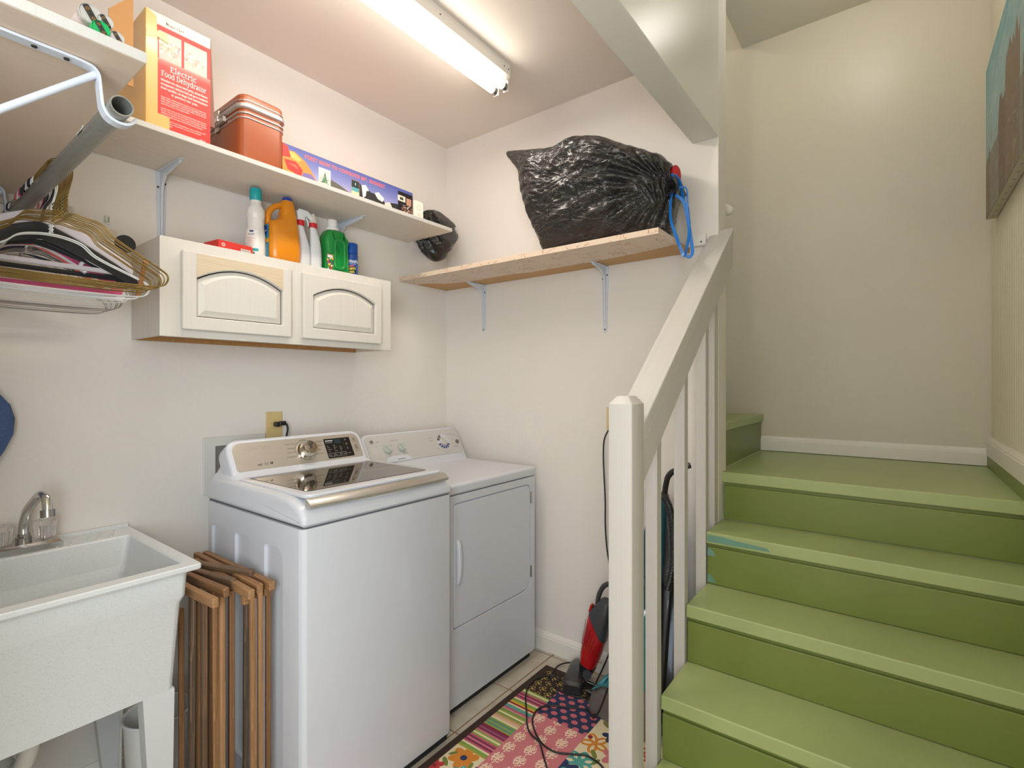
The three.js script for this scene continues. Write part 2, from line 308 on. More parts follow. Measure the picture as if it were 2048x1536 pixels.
// ================================================================ LAMPS
{
  const t = thing('fluorescent_light', 'white two-tube fluorescent strip light glowing on the laundry ceiling', 'ceiling light', [0.708, 2.657, 1.0]);
  const z0 = 0.385, z1 = 1.62;
  const body = shapeOf([[-0.052, 0], [-0.052, -0.05], [-0.036, -0.066], [0.036, -0.066], [0.052, -0.05], [0.052, 0]]);
  part(t, 'housing', slab(body, z1 - z0, 0.0015).translate(0.708, 2.657, z0), M.fixture);
  const glow = new THREE.MeshStandardMaterial({ color: '#fff6ea', emissive: LAMP.tubeColor, emissiveIntensity: LAMP.tubeGlow });
  for (const x of [0.682, 0.736]) {
    const tb = part(t, 'tube', cylBetween([x, 2.567, z0 + 0.03], [x, 2.567, z1 - 0.03], 0.0155, 0.0155, 20), glow); tb.castShadow = false;
    for (const z of [z0 + 0.006, z1 - 0.030]) part(tb, 'tube_cap', cylBetween([x, 2.567, z + 0.004], [x, 2.567, z + 0.022], 0.0158, 0.0158, 20), M.nickel);
    for (const z of [z0 - 0.002, z1 - 0.006]) part(t, 'lamp_holder', bb(x - 0.014, x + 0.014, 2.548, 2.594, z, z + 0.009, 0.003), M.whiteSatin);
  }
  for (const z of [0.4, 0.43, 0.8]) part(t, 'screw', cylBetween([0.7598, 2.63, z], [0.7612, 2.63, z], 0.003), M.screw);
  const l = new THREE.RectAreaLight(LAMP.tubeColor, LAMP.tubePanel, 0.09, 1.16); l.position.set(0.709, 2.546, 1.0); l.lookAt(0.709, 0, 1.0);
  scene.add(l); l.name = 'fluorescent_glow';
}
for (const [x, y, z, power, label] of [[1.95, 3.14, -0.3, LAMP.landing, 'unseen small globe light on the high ceiling, placed to light the stair landing'], [0.7, 3.6, -0.5, LAMP.upper, 'unseen globe light on the upper stairwell ceiling, placed to light the wall there'], [1.68, 3.14, 2.25, LAMP.hall, 'unseen globe light on the hall ceiling behind the viewer, placed to light the stairs']]) {
  const t = thing('unseen_globe_light', label, 'ceiling light', [x, y, z]);  // out of view; placed to light the landing, upper stairwell and stairs
  part(t, 'base', lathe([[0, 0], [0.075, 0], [0.075, -0.02], [0.05, -0.035], [0, -0.035]], [x, y, z]), M.fixture);
  const g = part(t, 'globe', new THREE.SphereGeometry(0.085, 28, 20).translate(x, y - 0.11, z), new THREE.MeshStandardMaterial({ color: '#fff8ee', emissive: LAMP.globeColor, emissiveIntensity: LAMP.globeGlow })); g.castShadow = false;
  const l = new THREE.PointLight(LAMP.globeColor, power, 0, 2); l.position.set(x, y - 0.11, z); l.shadow.radius = 4; l.name = 'unseen_globe_glow'; scene.add(l);
}
{ // unseen hall window behind the viewer, placed to light the left wall and washer
  const w = struct('unseen_window_1', [bb(2.385, 2.47, 0.7, 0.76, 2.2, 3.7, 0.003), bb(2.385, 2.47, 2.14, 2.2, 2.2, 3.7, 0.003), bb(2.385, 2.47, 0.76, 2.14, 2.2, 2.26, 0.003), bb(2.385, 2.47, 0.76, 2.14, 3.64, 3.7, 0.003), bb(2.41, 2.45, 1.43, 1.47, 2.26, 3.64, 0.003)], M.trim);
  part(w, 'unseen_window_sill', bb(2.33, 2.392, 0.67, 0.7, 2.16, 3.74, 0.004), M.trim);
  const gl = phys('#ffffff', 0.02, { transmission: 1, thickness: 0 });
  part(w, 'unseen_pane', bb(2.428, 2.432, 0.76, 1.43, 2.26, 3.64, 0), gl); part(w, 'unseen_pane', bb(2.428, 2.432, 1.47, 2.14, 2.26, 3.64, 0), gl);
  const l = new THREE.RectAreaLight(LAMP.unseenWindowColor, LAMP.day, 1.38, 1.38); l.position.set(2.38, 1.45, 2.95); l.lookAt(0, 1.45, 2.95); l.name = 'unseen_window_glow'; scene.add(l);
}
// ================================================================ WASHING MACHINE
const FN = [Math.cos(0.533), Math.sin(0.533), 0], FU = [-Math.sin(0.533), Math.cos(0.533), 0];
function print(w, h, W, H, draw, o = {}) { return std(0xffffff, o.rough ?? 0.5, { map: tex(W, H, draw), metalness: o.metal ?? 0 }); }
{
  const z0 = 0.735, z1 = 1.325, zc = 1.0315;
  const t = thing('washing_machine', 'white top-loading washing machine with tinted glass lid and beige metallic control panel', 'washing machine', [0.445, 0, 1.03]);
  const hollow = (a, b) => { const p = new THREE.Shape(); p.moveTo(a, 0.12); p.lineTo(b, 0.12); p.lineTo(b, 0.79); p.quadraticCurveTo(b, 0.83, b - 0.04, 0.83); p.lineTo(a + 0.014, 0.83); p.quadraticCurveTo(a, 0.83, a, 0.815); p.lineTo(a, 0.12); return p; };
  const ev = new Evaluator(); ev.useGroups = false;
  let br = new Brush(loft([ring(0.14, 0.757, z0, z1, 0.022, 0.035), ring(0.14, 0.757, z0, z1, 0.022, 0.9035)], true, true)); br.updateMatrixWorld();
  for (const [a, b] of [[0.185, 0.285], [0.355, 0.462], [0.545, 0.653]]) {
    const g = new THREE.ExtrudeGeometry(hollow(a, b), { depth: 0.03, bevelEnabled: true, bevelThickness: 0.007, bevelSize: 0.007, bevelOffset: -0.007, bevelSegments: 3, curveSegments: 8 }); g.translate(0, 0, z1 - 0.002);
    const cb = new Brush(g); cb.updateMatrixWorld(); br = ev.evaluate(br, cb, SUBTRACTION); br.updateMatrixWorld();
  }
  part(t, 'kick_base', bb(0.16, 0.742, 0.0, 0.04, z0 + 0.01, z1 - 0.02, 0.004), M.blackMatte);
  part(t, 'cabinet', br.geometry, M.white);
  // deck
  const prof = [[0.137, 0.9065], [0.748, 0.9065], [0.757, 0.915], [0.757, 0.932], [0.75, 0.945], [0.735, 0.958], [0.71, 0.971], [0.67, 0.981], [0.60, 0.986], [0.45, 0.987], [0.30, 0.988], [0.20, 0.986], [0.16, 0.975], [0.142, 0.95]];
  const dg = slab(shapeOf(prof), z1 - z0, 0.016, 5).translate(0, 0, z0);
  part(t, 'top_deck', toCreasedNormals(dg, 0.5), M.white);
  // console: leaning rounded block with a flared foot
  const con = slab(rrPath(THREE.Shape, -0.272, 0.272, -0.012, 0.13, [0.05, 0.05, 0.02, 0.02]), 0.075, 0.010, 4, 12).translate(0, 0, -0.072);
  const o = [0.287, 1.0, zc];
  part(t, 'console', [toCreasedNormals(onto(con, o, FN, [0, 1, 0]), 0.5),
    loft([ring(0.137, 0.34, z0 + 0.004, z1 - 0.004, 0.03, 0.965), ring(0.14, 0.325, z0 + 0.012, z1 - 0.012, 0.03, 0.985), ring(0.15, 0.30, z0 + 0.022, z1 - 0.022, 0.03, 1.0), ring(0.158, 0.272, z0 + 0.03, z1 - 0.03, 0.028, 1.02), ring(0.168, 0.25, z0 + 0.036, z1 - 0.036, 0.025, 1.05)], false, true, 0.8)], M.white);
  const Wf = 0.508, Hf = 0.108;
  const fas = print(Wf, Hf, 1536, 326, (x, w, h) => {
    x.fillStyle = '#cbc3b6'; x.fillRect(0, 0, w, h);
    for (let i = 0; i < 900; i++) { x.globalAlpha = rr(0.02, 0.08); x.fillStyle = rnd() > 0.5 ? '#e8dccb' : '#a8987f'; x.fillRect(rr(-200, w), rnd() * h, rr(60, 500), 1); } x.globalAlpha = 1;
    x.fillStyle = '#e9e1d2'; x.font = 'bold 50px sans-serif'; x.textAlign = 'center'; let k = 0; for (const ch of 'SAMSUNG') x.fillText(ch, 136 + 40 * k++, 90);
    x.fillStyle = '#7d6f5d'; k = 0; for (const ch of 'SAMSUNG') x.strokeText && (x.strokeStyle = '#8b7d67', x.lineWidth = 2, x.strokeText(ch, 136 + 40 * k++, 90));
    x.fillStyle = '#3a342c'; x.font = 'bold 30px sans-serif'; x.textAlign = 'left'; x.fillText('VRT', 215, 282);
    x.strokeStyle = '#6a6152'; x.lineWidth = 2; for (let r = 0; r < 2; r++) for (let c = 0; c < 3; c++) x.strokeRect(290 + c * 16, 252 + r * 16, 12, 11);
    x.fillStyle = '#3a342c'; x.beginPath(); x.ellipse(368, 264, 16, 13, 0, 0, 7); x.fill(); x.fillStyle = '#cbc3b6'; x.beginPath(); x.ellipse(368, 264, 7, 4, 0.6, 0, 7); x.fill();
    x.font = '22px sans-serif'; x.fillStyle = '#5f5444';
    [['NORMAL', 792, 40, 'center'], ['HEAVY DUTY', 690, 78, 'right'], ['BEDDING', 676, 130, 'right'], ['DELICATES', 676, 180, 'right'], ['WATERPROOF', 690, 232, 'right'], ['QUICK WASH', 900, 78, 'left'], ['ECO WASH', 910, 130, 'left'], ['RINSE', 925, 180, 'left'], ['SPIN ONLY', 900, 232, 'left']].forEach(([s, a, b, al]) => { x.textAlign = al; x.fillText(s, a, b); });
    x.strokeStyle = '#4b4338'; x.lineWidth = 3; x.beginPath(); x.arc(795, 158, 124, Math.PI * 0.72, Math.PI * 2.28); x.stroke();
  }, { rough: 0.3, metal: 0.55 });
  const fp = part(t, 'control_panel', onto(unitUV(slab(rrPath(THREE.Shape, -Wf / 2, Wf / 2, 0, Hf, [0.034, 0.034, 0.014, 0.014]), 0.004, 0.0015, 2, 12), -Wf / 2, Wf / 2, 0, Hf), [o[0] + FN[0] * 0.002 + FU[0] * 0.006, o[1] + FN[1] * 0.002 + FU[1] * 0.006, zc], FN), fas);
  const onF = (u, v, d = 0) => [o[0] + FU[0] * v + FN[0] * d, o[1] + FU[1] * v + FN[1] * d, zc - u]; // u to the viewer's right
  // dial
  const kn = (p, h0, r0, h1, r1) => new THREE.CylinderGeometry(r1, r0, h1 - h0, 40).rotateX(Math.PI / 2).translate(0, 0, (h0 + h1) / 2);
  const dial = part(t, 'dial', onto(toCreasedNormals(new THREE.LatheGeometry([[0.0001, 0.0], [0.036, 0.0], [0.036, 0.006], [0.031, 0.012], [0.029, 0.034], [0.026, 0.039], [0.014, 0.041], [0.0001, 0.0415]].map(([a, b]) => new THREE.Vector2(a, b)), 48).rotateX(Math.PI / 2), 0.5), onF(0.009, 0.056, 0.006), FN), std('#c9c2b6', 0.14, { metalness: 1 }));
  // display with keys
  const dispPrint = print(0.118, 0.084, 512, 364, (x, w, h) => {
    x.fillStyle = '#1c1b1b'; x.fillRect(0, 0, w, h); x.fillStyle = '#10181a'; x.fillRect(10, 14, 320, 90); x.fillStyle = '#27393a'; x.fillRect(190, 20, 130, 80);
    x.fillStyle = '#f2f0ea'; for (let i = 0; i < 5; i++) { x.fillRect(26 + i * 30, 30, 20, 18); x.fillRect(28 + i * 28, 62, 10, 6); x.fillRect(28 + i * 28, 80, 12, 5); }
    x.fillStyle = '#d7d3ca'; x.font = '17px sans-serif';
    [['Hot', 30, 140], ['Warm', 30, 174], ['Eco Warm', 30, 208], ['Cold', 30, 242], ['High', 150, 140], ['Medium', 150, 174], ['Low', 150, 208], ['No Spin', 150, 242], ['Heavy', 262, 174], ['Normal', 262, 208], ['Light', 262, 242], ['Delay', 400, 40], ['End', 400, 62], ['Soak', 400, 118], ['Fabric', 400, 142], ['Self', 400, 196], ['Clean', 400, 220], ['Extra Rinse', 375, 310]].forEach(([s, a, b]) => x.fillText(s, a, b));
    x.strokeStyle = '#d9d5cc'; x.lineWidth = 3; [[24, 'Temp'], [140, 'Spin'], [254, 'Soil Level']].forEach(([a, s]) => { x.strokeRect(a, 276, 98, 60); x.fillText(s, a + 12, 314); });
    x.strokeStyle = '#55524d'; x.beginPath(); x.moveTo(362, 20); x.lineTo(362, 345); x.stroke();
  }, { rough: 0.12 });
  part(fp, 'display', onto(card(0.118, 0.084, 0.002, 0.002), onF(0.152, 0.056, 0.0055), FN), dispPrint);
  for (const [u, v, h] of [[0.229, 0.085, 0.022], [0.231, 0.05, 0.034]]) {
    const b = part(fp, 'button', onto(slab(rrPath(THREE.Shape, -0.011, 0.011, -h / 2, h / 2, 0.003), 0.003, 0.001), onF(u, v, 0.0055), FN), M.champagne);
    part(b, 'button_mark', onto(slab(rrPath(THREE.Shape, -0.005, 0.005, -h * 0.28, h * 0.28, 0.002), 0.0012, 0.0003), onF(u, v, 0.0078), FN), std('#8a7c69', 0.4));
  }
  // lid
  const up = [0, 1, 0];
  const flatOn = (g, y) => { const q = g.clone(); q.rotateX(-Math.PI / 2); q.translate(0, y, 0); return q; }; // shape (x,-z)
  const lid = part(t, 'lid', toCreasedNormals(flatOn(slab(rrPath(THREE.Shape, 0.318, 0.735, -(z1 - 0.026), -(z0 + 0.026), [0.02, 0.03, 0.03, 0.02]), 0.012, 0.005, 4, 10), 0.981), 0.5), M.white);
  part(lid, 'glass', flatOn(slab(rrPath(THREE.Shape, 0.338, 0.69, -1.272, -0.795, [0.008, 0.02, 0.02, 0.008]), 0.003, 0.001, 2, 10), 0.9915), phys('#6b6259', 0.035, { metalness: 0.85 }), 'mirror-like tinted glass');
  // front handle: metallic bar, slightly bowed
  const hs = []; const n = 24; for (let i = 0; i <= n; i++) { const z = 1.303 - (i / n) * (1.303 - 0.758); const k = Math.sin((i / n) * Math.PI); const x = 0.733 + 0.012 * k; hs.push([[x, 0.985, z], [x + 0.016, 0.979, z], [x + 0.027, 0.968, z], [x + 0.027, 0.961, z], [x + 0.018, 0.957, z], [x, 0.957, z]].map((p) => V(...p))); }
  part(lid, 'handle', loft(hs, true, true, 0.7), M.champagne, 'beige metallic handle bar');
  part(t, 'seam', [bb(0.145, 0.750, 0.902, 0.909, z0 + 0.008, z1 - 0.008, 0.004)], M.seamGrey);
}
// ================================================================ DRYER
{
  const z0 = 0.085, z1 = 0.70;
  const t = thing('clothes_dryer', 'white front-loading clothes dryer with grey control panel, in the corner beside the washer', 'dryer', [0.37, 0, 0.39]);
  part(t, 'cabinet', bb(0.07, 0.666, 0.035, 0.868, z0, z1, 0.01, 3), M.white);
  part(t, 'kick_base', bb(0.09, 0.655, 0, 0.04, z0 + 0.012, z1 - 0.012, 0.003), M.blackMatte);
  part(t, 'deck', bb(0.06, 0.683, 0.871, 0.915, z0 - 0.003, z1 + 0.003, 0.014, 4), M.white);
  // front sheet with the door opening; shape x = -z
  const door = (g) => rrPath(g.P, -(0.640 + g.d), -(0.121 - g.d), 0.345 - g.d, 0.832 + g.d, [0.014, 0.045, 0.06, 0.010]);
  const fs = shapeOf([[-z1, 0.036], [-z0, 0.036], [-z0, 0.868], [-z1, 0.868]], [door({ P: THREE.Path, d: 0.004 })]);
  part(t, 'front_panel', onto(slab(fs, 0.012, 0.003, 2, 12), [0.664, 0, 0], [1, 0, 0]), M.white);
  const dr = part(t, 'door', onto(slab(door({ P: THREE.Shape, d: 0 }), 0.010, 0.003, 3, 12), [0.6655, 0, 0], [1, 0, 0]), M.white);
  part(dr, 'handle_dish', onto(slab(rrPath(THREE.Shape, -0.632, -0.594, 0.507, 0.690, 0.017), 0.004, 0.0019, 2, 12), [0.674, 0, 0], [1, 0, 0]), std('#cfd1d5', 0.35));
  const hp = []; for (let i = 0; i <= 16; i++) { const k = i / 16, y = 0.513 + 0.178 * k, b = Math.sin(k * Math.PI); hp.push(ring(0.675, 0.683 + 0.016 * Math.pow(b, 0.4), 0.623 - 0.007, 0.623 + 0.010, 0.0045, y, 4)); }
  part(dr, 'handle', loft(hp, true, true, 0.8), M.white);
  for (const y of [0.77, 0.42]) part(dr, 'hinge', [bb(0.672, 0.679, y - 0.027, y + 0.027, 0.117, 0.122, 0.001), cylBetween([0.678, y - 0.027, 0.1185], [0.678, y + 0.027, 0.1185], 0.0035)], M.nickel);
  // leaning console
  const a = 0.5214, N = [Math.cos(a), Math.sin(a), 0], U = [-Math.sin(a), Math.cos(a), 0], zc = (z0 + z1) / 2, o = [0.236, 0.93, zc];
  const side = shapeOf([[0.068, 0.912], [0.245, 0.912], [0.24, 0.925], [0.21, 0.975], [0.155, 1.02], [0.12, 1.03], [0.068, 1.02]]);
  part(t, 'console', [toCreasedNormals(onto(slab(rrPath(THREE.Shape, -0.3055, 0.3055, -0.012, 0.172, [0.04, 0.04, 0.01, 0.01]), 0.065, 0.010, 4, 12).translate(0, 0, -0.065), o, N), 0.5), toCreasedNormals(slab(side, 0.60, 0.004).translate(0, 0, z0 + 0.0075), 0.5),
    loft([ring(0.062, 0.27, z0, z1, 0.02, 0.908), ring(0.065, 0.245, z0 + 0.003, z1 - 0.003, 0.02, 0.918), ring(0.068, 0.235, z0 + 0.008, z1 - 0.008, 0.02, 0.934)], false, true)], M.white);
  const W = 0.588, H = 0.138;
  const pm = print(W, H, 1536, 360, (x, w, h) => {
    x.fillStyle = '#c3c1bb'; x.fillRect(0, 0, w, h);
    x.fillStyle = '#5d5a54'; x.font = '20px sans-serif'; x.textAlign = 'center';
    [['Signal', 170, 92], ['Temperature', 420, 92], ['Off', 130, 146], ['On', 250, 146], ['Low', 352, 150], ['High', 505, 150], ['Cool', 380, 270], ['Medium', 530, 270], ['Cottons', 1010, 160], ['Easy Care', 1010, 115], ['Timed Dry', 1390, 90], ['Delicates', 1420, 280], ['Start', 1462, 110], ['Dry', 1080, 270], ['80', 1200, 335], ['60', 1250, 335], ['40', 1300, 330]].forEach(([s, a2, b]) => x.fillText(s, a2, b));
    const cx = 1225, cy = 180; for (let i = 0; i < 44; i++) { const f = i / 44, a2 = f * 2 * Math.PI; const deg = f * 360; x.beginPath(); x.arc(cx, cy, 104, a2, a2 + 0.15); x.arc(cx, cy, 66, a2 + 0.15, a2, true); x.closePath(); x.fillStyle = deg > 10 && deg < 165 ? (i % 3 === 2 ? '#c9cbe0' : '#2a3274') : deg > 185 && deg < 255 ? (i % 4 === 3 ? '#b9b3a8' : '#5d5651') : '#d3d5e6'; x.fill(); }
  }, { rough: 0.5 });
  const off = (d, v) => [o[0] + N[0] * d + U[0] * v, o[1] + N[1] * d + U[1] * v, zc];
  const cp = part(t, 'control_panel', onto(unitUV(slab(rrPath(THREE.Shape, -W / 2, W / 2, 0, H, [0.03, 0.03, 0.006, 0.006]), 0.004, 0.0012, 2, 12), -W / 2, W / 2, 0, H), off(-0.001, 0.023), N), pm);
  const at = (u, v, d = 0.003) => { const q = off(d, v); q[2] = zc - u; return q; };
  const knob = (name, u, v, r, m) => {
    const k = part(t, name, onto(toCreasedNormals(new THREE.LatheGeometry([[0.0001, 0], [r, 0], [r * 0.97, 0.010], [r * 0.9, 0.013], [0.0001, 0.013]].map(([p, q]) => new THREE.Vector2(p, q)), 36).rotateX(Math.PI / 2), 0.5), at(u, v), N), m);
    part(k, 'grip', onto(slab(rrPath(THREE.Shape, -r * 0.26, r * 0.26, -r * 0.92, r * 0.92, r * 0.2), 0.012, 0.003).rotateZ(0.5).translate(0, 0, 0.010), at(u, v), N), m);
  };
  const gk = std('#b9beb6', 0.45);
  knob('knob', -0.19, 0.085, 0.021, gk); knob('knob', -0.108, 0.088, 0.021, gk); knob('timer_dial', 0.174, 0.092, 0.0235, std('#c9c7bd', 0.4));
  part(t, 'start_button', onto(kcyl(0.011, 0.006), at(0.27, 0.082), N), std('#6b6762', 0.4));
  const badge = part(t, 'badge', onto(kcyl(0.011, 0.003), at(-0.262, 0.13, 0.0028), N), M.chrome);
  part(badge, 'badge_emblem', onto(new THREE.TorusGeometry(0.0045, 0.0013, 8, 20), at(-0.262, 0.13, 0.006), N), M.screw);
  const lab = shapeOf([[-0.10, 0], [-0.085, 0.022], [-0.06, 0.028], [0.02, 0.028], [0.04, 0.022], [0.06, 0]]);
  part(cp, 'name_tab', onto(slab(lab, 0.002, 0.0005), [at(-0.12, 0.022, 0.0028)[0], at(-0.12, 0.022, 0.0028)[1], zc + 0.12], N), M.white);
  part(cp, 'name_print', onto(slab(rrPath(THREE.Shape, -0.03, 0.015, 0.008, 0.013, 0.001), 0.0008, 0.0002), at(-0.12, 0.022, 0.0045), N), std('#9a978f', 0.5));
  function kcyl(r, h) { return new THREE.CylinderGeometry(r * 0.93, r, h, 28).rotateX(Math.PI / 2).translate(0, 0, h / 2); }
}
// ================================================================ LAUNDRY SINK, FAUCET
{
  const t = thing('utility_sink', 'speckled light grey plastic laundry sink on tapered legs against the wall', 'sink', [0.3, 0, 1.8]);
  const zb = 2.095;
  const R = [ring(0.09, 0.53, 1.557, 2.04, 0.02, 0.5), ring(0.07, 0.545, 1.543, 2.055, 0.02, 0.725), ring(0.062, 0.556, 1.536, 2.062, 0.02, 0.745), ring(0.055, 0.561, 1.532, 2.066, 0.02, 0.815),
    ring(0.002, 0.586, 1.514, zb, 0.008, 0.817), ring(0.001, 0.588, 1.512, zb, 0.008, 0.820), ring(0.001, 0.588, 1.512, zb, 0.008, 0.829), ring(0.003, 0.586, 1.514, zb, 0.008, 0.832),
    ring(0.126, 0.548, 1.540, 2.05, 0.015, 0.832), ring(0.130, 0.544, 1.544, 2.046, 0.015, 0.827), ring(0.138, 0.537, 1.556, 2.04, 0.02, 0.745), ring(0.148, 0.527, 1.566, 2.03, 0.02, 0.728), ring(0.17, 0.505, 1.59, 2.0, 0.03, 0.54), ring(0.2, 0.47, 1.62, 1.97, 0.03, 0.53)];
  part(t, 'basin', metreUV(loft(R, true, true, 0.5)), M.sink);
  part(t, 'backsplash', bb(0.001, 0.014, 0.828, 0.843, 1.513, 2.094, 0.004), M.sink);
  for (let i = 0; i < 5; i++) { const z = 1.575 + i * 0.032; part(t, 'soap_ridge', barBetween([0.04, 0.8335, z - 0.012], [0.118, 0.8335, z + 0.014], 0.006, 0.006, 0.002), M.sink); }
  const leg = (name, x0, x1, zA, zB, zA2, zB2, dx) => { part(t, 'leg', loft([[V(x0 + dx, 0, zA2), V(x1 + dx, 0, zA2), V(x1 + dx, 0, zB2), V(x0 + dx, 0, zB2)], [V(x0, 0.5, zA), V(x1, 0.5, zA), V(x1, 0.5, zB), V(x0, 0.5, zB)]], true, true, 0.4), M.sink); };
  leg('', 0.485, 0.53, 1.557, 1.628, 1.545, 1.588, -0.055); leg('', 0.485, 0.53, 1.975, 2.04, 2.005, 2.05, -0.055);
  leg('', 0.05, 0.085, 1.557, 1.64, 1.545, 1.588, -0.02); leg('', 0.05, 0.085, 1.975, 2.04, 2.005, 2.05, -0.02);
  part(t, 'drain_trap', tube([[0.30, 0.53, 1.80], [0.30, 0.40, 1.80], [0.29, 0.335, 1.815], [0.26, 0.315, 1.83], [0.21, 0.33, 1.845], [0.16, 0.36, 1.855], [0.02, 0.37, 1.86]], 0.021, 60, 14), std('#e6e2d8', 0.4));
  part(t, 'overflow_hose', tube([[0.11, 0.52, 1.545], [0.11, 0.25, 1.56], [0.115, 0.02, 1.565]], 0.0045, 24, 8), std('#d9d6cd', 0.5));
}
{
  const t = thing('faucet', 'chrome laundry faucet with curved spout and two clear acrylic handles on the sink ledge', 'faucet', [0.07, 0.832, 1.78]);
  part(t, 'deck_plate', loft([ring(0.030, 0.118, 1.700, 1.860, 0.008, 0.8325), ring(0.030, 0.118, 1.700, 1.860, 0.008, 0.850), ring(0.036, 0.112, 1.706, 1.854, 0.008, 0.857)], true, true, 0.5), M.chrome);
  part(t, 'collar', lathe([[0, 0], [0.0175, 0], [0.0175, 0.014], [0.014, 0.017], [0.014, 0.024], [0, 0.024]], [0.07, 0.856, 1.779]), M.nickel);
  const sp = part(t, 'spout', tube([[0.07, 0.872, 1.779], [0.069, 0.905, 1.778], [0.085, 0.945, 1.773], [0.116, 0.978, 1.762], [0.146, 0.997, 1.755], [0.175, 0.994, 1.751], [0.188, 0.972, 1.749], [0.191, 0.955, 1.749]], 0.0122, 60, 18), M.chrome);
  part(sp, 'aerator', cylBetween([0.190, 0.960, 1.749], [0.193, 0.940, 1.749], 0.0162, 0.0162, 24), M.nickel);
  const acryl = phys('#fbf6f2', 0.05, { transmission: 0.8, thickness: 0.02, ior: 1.49 });
  for (const z of [1.733, 1.826]) {
    const pr = []; for (let i = 0; i < 60; i++) { const a = i / 60 * Math.PI * 2, k = 1 + 0.06 * Math.cos(a * 12); pr.push([Math.cos(a) * k, Math.sin(a) * k]); }
    const lv = [[0.016, 0.858], [0.0225, 0.864], [0.0235, 0.885], [0.0255, 0.903], [0.0235, 0.911], [0.018, 0.914]];
    const h = part(t, 'handle', loft(lv.map(([r, y]) => pr.map(([a, c]) => V(0.074 + a * r, y, z + c * r))), true, true, 0.5), acryl, 'clear fluted acrylic handle');
    part(h, 'handle_stem', cylBetween([0.074, 0.856, z], [0.074, 0.895, z], 0.0075), M.chrome);
  }
}
// ================================================================ WOODEN RACK, BIN
{
  const t = thing('drying_rack', 'folded wooden clothes drying rack of brown slats standing between sink and washer', 'drying rack', [0.45, 0, 1.41]);
  const wood = ['#986e47', '#835e3d', '#6b533e', '#a37b52', '#594a3b'].map((c, i) => std(0xffffff, 0.55, { map: streaks(c, ['#5f432b', '#d3a374', '#6e4a2d', '#c79566'], 260, [6, 1.5], 128, 512, [0.08, 0.35], [40, 300], [0.5, 2.5]) }));
  const tops = [[0.647, 1.352, 0.204, 1.354, 0.742, 0], [0.640, 1.383, 0.195, 1.378, 0.742, 0], [0.652, 1.412, 0.245, 1.402, 0.738, 3], [0.553, 1.362, 0.317, 1.435, 0.757, 2], [0.545, 1.410, 0.323, 1.45, 0.744, 2], [0.582, 1.447, 0.346, 1.466, 0.738, 1], [0.603, 1.484, 0.42, 1.494, 0.727, 3]];
  const mp = (g) => metreUV(g);
  tops.forEach(([xa, za, xb, zb, y, m], i) => {
    part(t, 'slat', barBetween([xa, y - 0.009, za], [xb, y - 0.009, zb], 0.027, 0.018, 0.004), wood[m]);
    const d = V(xb - xa, 0, zb - za).normalize();
    const px = xa + d.x * 0.02, pz = za + d.z * 0.02;
    if (i < 3) part(t, 'cross_block', barBetween([px - 0.012, y - 0.03, pz - 0.012], [px - 0.012, y - 0.03, pz + 0.012], 0.02, 0.022, 0.003), wood[0]);
  });
  for (const [x, z, yb, m, w] of [[0.621, 1.352, 0.724, 1, 0.012], [0.637, 1.383, 0.724, 3, 0.013], [0.652, 1.411, 0.72, 0, 0.013], [0.516, 1.364, 0.739, 4, 0.012], [0.52, 1.408, 0.726, 2, 0.018], [0.551, 1.447, 0.72, 3, 0.018], [0.526, 1.455, 0.72, 0, 0.009], [0.466, 1.490, 0.704, 4, 0.021], [0.488, 1.468, 0.712, 2, 0.015], [0.456, 1.440, 0.72, 1, 0.009], [0.433, 1.507, 0.668, 0, 0.011], [0.452, 1.472, 0.70, 1, 0.008], [0.560, 1.424, 0.72, 1, 0.008], [0.25, 1.36, 0.724, 1, 0.012], [0.26, 1.398, 0.72, 2, 0.012], [0.36, 1.45, 0.72, 1, 0.012]])
    part(t, 'post', barBetween([x + rr(-0.006, 0.006), 0, z + rr(-0.003, 0.003)], [x, yb, z], w, 0.014, 0.003), wood[m]);
}
{
  const t = thing('waste_bin', 'round white plastic bin standing on the floor behind the sink leg', 'bin', [0.30, 0, 1.522]);
  const C = [0.30, 1.522]; const circ = (r, y) => { const p = []; for (let i = 0; i < 48; i++) { const a = i / 48 * Math.PI * 2; p.push(V(C[0] + r * Math.cos(a), y, C[1] + r * Math.sin(a))); } return p; };
  part(t, 'bucket', loft([circ(0.068, 0), circ(0.084, 0.33), circ(0.083, 0.332), circ(0.081, 0.33), circ(0.065, 0.006)], true, true, 0.5), M.sinkWhite);
  part(t, 'rim', new THREE.TorusGeometry(0.0855, 0.004, 10, 48).rotateX(Math.PI / 2).translate(C[0], 0.33, C[1]), M.sinkWhite);
}
